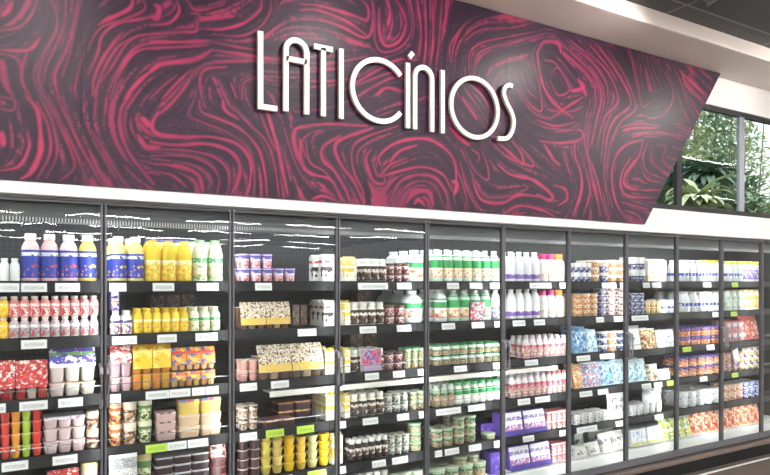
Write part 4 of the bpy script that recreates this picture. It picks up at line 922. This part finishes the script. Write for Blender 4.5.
    row(9, 3, 683, 724, 5, *tb, 'orange tub with purple lid', K('op9b', .09, ptub_lab, '#5b4fa0', taper=.9, lidh=.01), tiers=2, rows=2)
    row(9, 4, 683, 724, 5, *tb, 'white and grey tub', K('wg9', .07, S('white_grey_label', '#dedfe2', '#aab0ba', '#f3f3f4', None, 40, .55, low=(0, .8)), '#f1f1f1', taper=.88), tiers=2, rows=3)
    row(9, 5, 682, 695, 2, 'cheese_bag', 'bag', 'green and white bag', PO('gw9', .17, gre_bag, d=.05, lean=.2), rows=2)
    row(9, 5, 695, 725, 4, 'cheese_bag', 'bag', 'red and orange bag', PO('ro9', .2, ora_bag, d=.05, lean=.2, seal='#f0a24a'), rows=3)
    # ---- tenth door
    row(10, 0, 728, 745, 3, *yb_, 'white bottle with yellow cap', B('wy10', .2, '#f4f5f6', '#f2e04a', wbl_lab, capr=.8, caph=.15, lz=(.03, .7)), rows=3)
    row(10, 0, 745, 762, 3, *yb_, 'violet-printed bottle, yellow cap', B('vy10', .2, '#ece8f4', '#f2e04a', S('violet_print_label', '#dcd8ee', '#4a48a8', '#8a6cc0', None, 40, .48, low=(0, 1)), capr=.8, caph=.15, lz=(.03, .7)), rows=3)
    row(10, 1, 728, 745, 3, *yb_, 'white and green bottle', B('wg10', .19, '#eef2ee', '#e6efe2', S('white_green_label', '#eef2ec', '#8fc79a', '#cfe0cc', None, 40, .52, low=(0, 1)), capr=.75, caph=.1, lz=(.03, .8)), rows=3)
    row(10, 1, 745, 762, 3, *yb_, 'cream and orange bottle', B('co10', .2, '#f3e6c8', '#f0d08a', S('cream_orange_label', '#f3e3c4', '#e59a4a', '#f2cf6a', '#e8b94a', 40, .5, low=(0, 1)), capr=.75, caph=.1, lz=(.03, .8)), rows=3)
    row(10, 2, 728, 745, 3, *tb, 'white and pink tub', K('wp10', .1, S('white_pink_label', '#f0e6e8', '#d86a72', '#b9a0b0', None, 40, .52, low=(0, 1)), '#d86a62', taper=.9, lidh=.01), tiers=2, rows=2)
    row(10, 2, 745, 763, 2, 'cheese_pack', 'pack', 'red printed pack', PK('rp10', .24, S('red_pack_print', '#cf4038', '#f0c8b8', '#8a2a2c', None, 30, .54, low=(0, 1)), '#d8564a', d=.03), rows=2)
    row(10, 3, 728, 745, 3, *tb, 'pink and yellow tub', K('py10', .09, S('pink_yellow_label', '#e8b0b0', '#e8d04a', '#9a6aa0', None, 40, .52, low=(0, 1)), '#c98a9a', taper=.9), tiers=2, rows=2)
    row(10, 3, 745, 763, 3, *tb, 'purple and yellow tub', K('puy10', .07, S('purple_yellow_label', '#6a4f9a', '#e8d04a', '#e8e0ee', None, 40, .52, low=(0, 1)), '#e0c84a', taper=.9), tiers=3, rows=2)
    row(10, 4, 727, 745, 3, *tb, 'peach tub', K('pt10', .075, S('peach_tub_label', '#e9b99a', '#d8866a', '#f3e0d2', None, 40, .52, low=(0, 1)), '#f0dccb', taper=.9), tiers=2, rows=2)
    row(10, 4, 745, 763, 3, *tb, 'blue and white tub', K('bw10', .075, S('blue_white_tub_label', '#6f7fc0', '#e6e8f4', '#4a4f90', None, 40, .5, low=(0, 1)), '#dfe2f0', taper=.9), tiers=2, rows=2)
    row(10, 5, 726, 764, 5, 'cheese_bag', 'bag', 'red and orange bag', PO('ro10', .19, ora_bag, d=.05, lean=.2, seal='#f0c8a0'), rows=3)
import time as _t; _t0 = _t.time()
stock()
print('items', len(ITEMS), _t.time() - _t0)
prune(); finish_labels(); print('prune done', _t.time() - _t0)
doors()

# ------------------------------------------------------------------ price tags on the shelf rails
def tag_mat(name, col):
    m = mat(name, col, .45); k = NT(m); b = k.n['Principled BSDF']
    tc = k.add('ShaderNodeTexCoord'); sep = k.add('ShaderNodeSeparateXYZ'); k.link(tc.outputs['Generated'], sep.inputs[0])
    n = k.add('ShaderNodeTexNoise'); n.inputs['Scale'].default_value = 330; n.inputs['Detail'].default_value = 0; k.link(tc.outputs['Object'], n.inputs['Vector'])
    z = sep.outputs[2]; a = k.math('MULTIPLY', k.math('GREATER_THAN', z, .25), k.math('LESS_THAN', z, .68)); x = sep.outputs[0]
    a = k.math('MULTIPLY', a, k.math('MULTIPLY', k.math('GREATER_THAN', x, .1), k.math('LESS_THAN', x, .9)))
    f = k.math('MULTIPLY', a, k.math('GREATER_THAN', n.outputs['Fac'], .5)); k.link(k.mix(k.math('MULTIPLY', f, .6), srgb(col), srgb('#55555c')), b.inputs['Base Color']); return m
M_tag, M_tagg = tag_mat('white_price_tag', '#f3f2f3'), tag_mat('lime_price_tag', '#c2e640')
TAGS = """1A:0-19 21-47 55-80|1B:21-47|1C:-16-5 20-47 58-83|1D:2-28 53-77|2A:110-126 153-174 197-218|2B:112-137 157-177 196-217|2C:110-121 146-169 170-190 192-205 206-218|2D:g146-167 168-186 188-208
3A:255-272|3B:298-316|3C:240-257 271-289|3D:240-257 g266-284 g297-314|3E:270-293 g308-326|4A:358-388 397-411|4B:360-376 397-411|4C:365-379 393-405 418-427|4D:340-346 363-378 397-409 419-427|4E:340-346 372-386 392-408
5A:447-459 470-482 490-500|5B:442-455 472-484 495-502|5C:454-467 493-502|5D:436-461 468-485|5E:435-442 445-459 469-481 494-503|6A:530-551 560-568|6B:513-525 534-545|6C:525-538|6D:518-530 535-550|6E:523-534 560-567
7A:602-616 620-626|7B:596-604 614-625|7C:577-590 600-614|7D:580-592 598-608|7E:577-597 616-625|8A:643-650 652-661|8B:632-648|8D:642-651 654-662 g667-678|8E:655-663|9A:703-711|9B:713-721|9C:707-714 g683-691|9D:700-707|10A:g732-738|10B:g731-737|10D:g732-738"""
def tags():
    cache = {}
    for it in TAGS.replace('\n', '|').split('|'):
        dl, xs = it.split(':'); door, lvl = int(dl[:-1]), 'ABCDE'.index(dl[-1]); L_ = []
        for q in xs.split():
            g = q[0] == 'g'; q = q.lstrip('g'); i = q.index('-', 1); L_.append((g, float(q[:i]), float(q[i + 1:])))
        for g in (False, True):
            sub = [q for q in L_ if q[0] == g]
            for i, (_, a, c) in enumerate(sub):
                xa, xb = ux(a, SF - .006), ux(c, SF - .006); w_ = round(xb - xa, 2)
                if (w_, g) not in cache:
                    bm = bmesh.new(); bx(bm, -w_ / 2, w_ / 2, -.001, .001, -.021, .021, rot=Matrix.Rotation(-.12, 4, 'X'))
                    m1 = from_bm('tag_card', bm, M_tagg if g else M_tag)
                    bm = bmesh.new(); bx(bm, -w_ / 2 - .002, w_ / 2 + .002, .0012 , .0022, -.023, .0225, rot=Matrix.Rotation(-.12, 4, 'X')); m2 = from_bm('tag_holder', bm, mat('clear_grey_holder', '#8d8f94', .3))
                    cache[w_, g] = m1, m2
                pos = f', {ORD[i]} from left' if len(sub) > 1 else ''
                t = thing('price_tag', f'{"lime green" if g else "white"} price tag on {LVN[lvl]} shelf edge{pos}, {ORD[door - 1]} glass door', 'price tag', ((xa + xb) / 2, SF - .0065, LZ[lvl] - .027), 0, 'price tags on the shelf edges')
                obj('tag_card', cache[w_, g][0], t); obj('tag_holder', cache[w_, g][1], t)
tags()
# printed offer card leaning on the fifth shelf of the second door
def cards():
    xa, xb = ux(109, SF - .01), ux(137, SF - .01); w_ = xb - xa
    t = thing('offer_card', 'white printed offer card with red figures, fifth shelf, second glass door', 'sign', ((xa + xb) / 2, SF - .01, LZ[4] - .01))
    bm = bmesh.new(); bx(bm, -w_ / 2, w_ / 2, -.0015, .0015, 0, .255); obj('card', from_bm('card', bm, S('offer_card_print', '#ecebe9', '#8a8a8e', '#c9b9b9', '#8a8a90', 170, .56, zb=(.7, .92), low=(.3, .7))), t)
    bm = bmesh.new(); bx(bm, -w_ * .3, w_ * .25, -.0024, -.0016, .06, .1); obj('red_print', from_bm('red_print', bm, S('red_print', '#ecebe9', '#d03a44', '#d86a70', None, 90, .46, low=(0, 1))), t)
    xm = ux(736, SF - .01)
    t = thing('hanging_card', 'white blank card hanging askew at fourth shelf, tenth glass door', 'card', (xm, SF - .012, LZ[2] - .13)); t.rotation_euler = (0, -.35, 0)
    bm = bmesh.new(); bx(bm, -.045, .045, -.001, .001, -.07, .07); obj('card', from_bm('card', bm, M_white), t)
    bm = bmesh.new(); bx(bm, -.01, .01, .0012, .01, .05, .072); obj('clip', from_bm('clip', bm, M_shelf), t)
cards()
# pale lip running beneath the third shelves
for n in range(1, 5):
    xa = n * W + .002 if n > 1 else ux(270, SF); xb = (n + 1) * W - .002; mid = 'third fourth fifth sixth'.split()[n - 1]
    t = thing('shelf_front_tray', f'pale cream ledge under third shelf, {mid} glass door', 'ledge', ((xa + xb) / 2, SF, LZ[2] - .1), 0, 'pale ledges under the third shelves'); hw = (xb - xa) / 2
    bobj('ledge_front', [(-hw, hw, 0, .006, 0, .034)], M_bar, t, bev=.0015); bobj('ledge_top', [(-hw, hw, .0065, .12, .024, .032)], M_bar, t)
    bobj('ledge_bracket', [(-hw + .05, -hw + .07, .04, .08, .0325, .085), (hw - .07, hw - .05, .04, .08, .0325, .085)], M_shelf, t)
SPOT = 30; EXPO = 0.35
# ------------------------------------------------------------------ lights
def lamp_rows():
    n = 0
    rown = ['first', 'second', 'third', 'fourth', 'fifth', 'sixth', 'seventh', 'eighth']
    proto = None
    for r, y in enumerate((-2.6, -5.2, -9, -13, -17, -21, -25, -29)):
        for c, x in enumerate((-4.4, -1.0, 2.4, 5.8, 9.2, 12.6)):
            x_ = x + (1.1 if r % 2 else 0)
            if proto is None:
                proto = thing('ceiling_light', '', 'ceiling light', (x_, y, CEIL - .06), 0, 'linear lamps on the black ceiling')
                bobj('housing', [(-1.2, 1.2, -.05, .05, .012, .055)], M_dark, proto); bobj('diffuser', [(-1.19, 1.19, -.045, .045, 0, .011)], M_lamp, proto); o = proto
            else:
                o = proto.copy(); C.objects.link(o); o.location = (x_, y, CEIL - .06)
                for ch in proto.children:
                    d = ch.copy(); C.objects.link(d); d.parent = o
            o['label'] = f'linear white ceiling lamp, {rown[c]} from the left, {rown[r]} row from the coolers'
lamp_rows()
# track spots washing the panel
def spot(px, py, zl, power, i):
    X, Z = unp(px, py, PY); k = (zl - Z) / (Z - H); y = PY - k * (PY - CAMY); x = X + k * (X - CAMX)
    t = thing('track_spotlight', f'small black ceiling spotlight aimed at the marbled panel, {ORD[i]} along the track', 'spotlight', (x, y, zl), 0, 'spotlights washing the panel')
    tgt = Vector((X * .55 + x * .45, PY, ZP0 + .85)); d = (tgt - Vector((x, y, zl))).normalized()
    q = d.to_track_quat('-Z', 'Y')
    bm = bmesh.new(); lathe(bm, [(.03, .1), (.045, .08), (.05, -.03), (.042, -.03), (.04, .0)], 16)
    h = obj('spot_head', from_bm('spot_head', bm, M_dark), t); h.rotation_euler = q.to_euler()
    bobj('stem', [(-.012, .012, -.012, .012, .05, CEIL - zl)], M_dark, t)
    l = bpy.data.lights.new('spot', 'SPOT'); l.energy = power; l.spot_size = 2.2; l.spot_blend = .9; l.shadow_soft_size = .04; l.color = (1, .95, .9)
    lo = bpy.data.objects.new('spot_light_source', l); C.objects.link(lo); lo.location = Vector((x, y, zl)) + d * .05; lo.rotation_euler = q.to_euler()
for i, (px, py, e) in enumerate(((40, 20, SPOT), (310, 45, SPOT), (505, 78, SPOT), (648, 118, SPOT))): spot(px, py, 3.5, e, i)
w = bpy.data.worlds.new('overcast_sky'); bpy.context.scene.world = w; w.use_nodes = True
bg = w.node_tree.nodes['Background']; bg.inputs[0].default_value = (.86, .95, 1, 1); bg.inputs[1].default_value = 1.5
sc = bpy.context.scene
sc.view_settings.view_transform = 'Standard'; sc.view_settings.look = 'None'; sc.view_settings.gamma = 1; sc.view_settings.exposure = EXPO
sc.view_settings.use_curve_mapping = False
sc.cycles.use_denoising = True
sc.cycles.max_bounces = 8; sc.cycles.transparent_max_bounces = 12; sc.cycles.sample_clamp_indirect = 4

sl = bpy.data.lights.new('sun', 'SUN'); sl.energy = 2.2; sl.angle = .05; so_ = bpy.data.objects.new('sun', sl); C.objects.link(so_); so_.rotation_euler = (math.radians(38), 0, math.radians(-20))
# ------------------------------------------------------------------ plants outside the window
struct('ground_outside', [(XL, XR + 6, 1.25, 14, -.12, -.02)], mat('garden_soil', '#5b5a45', .9))
def leafmat(name, c, tr=.3):
    m = mat(name, c, .5); b = m.node_tree.nodes['Principled BSDF']; b.inputs['Subsurface Weight'].default_value = 0
    k = NT(m); tc = k.add('ShaderNodeTexCoord'); n = k.add('ShaderNodeTexNoise'); n.inputs['Scale'].default_value = 5; k.link(tc.outputs['Object'], n.inputs['Vector'])
    cc = srgb(c); k.link(k.mix(n.outputs['Fac'], tuple(x * .55 for x in cc[:3]) + (1,), tuple(min(1, x * 1.5) for x in cc[:3]) + (1,)), b.inputs['Base Color']); return m
L1 = leafmat('pale_green_leaf', '#aeb58c'); L2 = leafmat('mid_green_leaf', '#829679'); L3 = leafmat('dark_green_leaf', '#637a66'); M_stem = mat('brown_stem', '#7d6a52', .8)
def blade(bm, base, az, el, ln, wd, droop, n=6):
    d = Vector((math.cos(az), math.sin(az), 0)); side = Vector((-math.sin(az), math.cos(az), 0)); p = Vector(base); e = el; prev = None
    for i in range(n + 1):
        t = i / n; w_ = wd * (math.sin(PI * (.12 + .88 * t)) ** .7) if t < 1 else 0.001
        a_ = bm.verts.new(p + side * w_); c_ = bm.verts.new(p - side * w_ ); m_ = bm.verts.new(p - Vector((0, 0, w_ * .35)))
        if prev:
            bm.faces.new((prev[0], prev[2], m_, a_)); bm.faces.new((prev[2], prev[1], c_, m_))
        prev = (a_, c_, m_)
        p = p + (d * math.cos(e) + Vector((0, 0, math.sin(e)))) * ln / n; e -= droop / n
def rosette(x, y, z, ln, wd, nl, m, label, seed):
    rnd = random.Random(seed)
    t = thing('dracaena_plant', label, 'plant', (x, y, -.02), 0, 'plants outside the window')
    bm = bmesh.new(); tube(bm, [(0, 0, 0), (.03, .02, z * .5), (0, 0, z)], .035, 8); obj('stem', from_bm('stem', bm, M_stem, True), t)
    bm = bmesh.new()
    for i in range(nl): blade(bm, (0, 0, z - .12 + .2 * i / nl), i * 2.4 + rnd.random() * .3, rnd.uniform(-.1, 1.25), ln * rnd.uniform(.7, 1.1), wd, rnd.uniform(1.0, 2.0))
    obj('foliage', from_bm('foliage', bm, m, True), t)
def bush(x, y, z0, z1, r, m, label, seed, nl=420):
    rnd = random.Random(seed)
    t = thing('leafy_shrub', label, 'shrub', (x, y, -.02), 0, 'plants outside the window')
    bm = bmesh.new()
    for i in range(5):
        a = i * 1.26; tube(bm, [(0, 0, 0), (.1 * math.cos(a), .1 * math.sin(a), z0), (r * .6 * math.cos(a), r * .6 * math.sin(a), (z0 + z1) / 2), (r * .7 * math.cos(a), r * .7 * math.sin(a), z1 - .2)], .02, 6)
    obj('stem', from_bm('stem', bm, M_stem, True), t)
    bm = bmesh.new()
    for i in range(nl):
        a = rnd.random() * 2 * PI; q = r * math.sqrt(rnd.random()); zz = rnd.uniform(z0, z1); k_ = math.sqrt(max(.05, 1 - ((zz - (z0 + z1) / 2) / ((z1 - z0) / 2)) ** 2 * .8))
        blade(bm, (q * k_ * math.cos(a), q * k_ * math.sin(a), zz), rnd.random() * 6.28, rnd.uniform(-.6, .9), rnd.uniform(.2, .38), rnd.uniform(.035, .07), 1.0, 3)
    obj('foliage', from_bm('foliage', bm, m, True), t)
def at_px(px, d): return ux(px, d)
pl = [(672, .95, 1.0, .75, 'yellow green dracaena with long arching leaves outside window behind slanted panel end', L1, 1), ]
rosette(at_px(664, 1.3), 1.3, 2.3, .42, .045, 60, L2, 'green spiky plant outside narrow left window pane', 11)
rosette(at_px(697, 1.45), 1.45, 2.72, .5, .05, 80, L1, 'pale yellow green spiky plant low in middle window pane', 12)
rosette(at_px(730, 1.5), 1.5, 2.66, .42, .05, 70, L2, 'green spiky plant beside pale sash in middle window pane', 13)
rosette(at_px(707, 2.4), 2.4, 3.3, .5, .06, 80, L3, 'tall dark green spiky plant high in middle window pane', 14)
rosette(at_px(752, 1.7), 1.7, 2.5, .5, .045, 50, L2, 'green spiky plant low in right window pane', 15)
bush(at_px(684, 3.5), 3.5, 1.9, 3.75, .55, L3, 'dark leafy shrub behind spiky plants in middle window pane', 21, 900)
bush(at_px(711, 4.3), 4.3, 1.9, 3.7, .6, L3, 'second dark leafy shrub behind tall spiky plant', 26, 900)
bush(at_px(733, 4.9), 4.9, 1.9, 4.1, .65, L2, 'mid green leafy shrub behind pale window sash', 22, 800)
bush(at_px(655, 3.2), 3.2, 1.8, 3.2, .45, L2, 'leafy shrub behind spiky plant in narrow left pane', 23, 600)
bush(at_px(758, 6.2), 6.2, 1.9, 3.9, .8, L1, 'pale leafy shrub far out behind right window pane', 24, 700)
for q_, (px_, d_, r_) in enumerate(((660, 8.2, 1.4), (696, 9.0, 1.5), (728, 10.0, 1.6))):
    bush(at_px(px_, d_), d_, 2.0, 7.4, r_, L1 if q_ != 1 else L2, ('pale', 'darker', 'last pale')[q_] + ' tall leafy tree in the row beyond the window shrubs', 40 + q_, 2600)
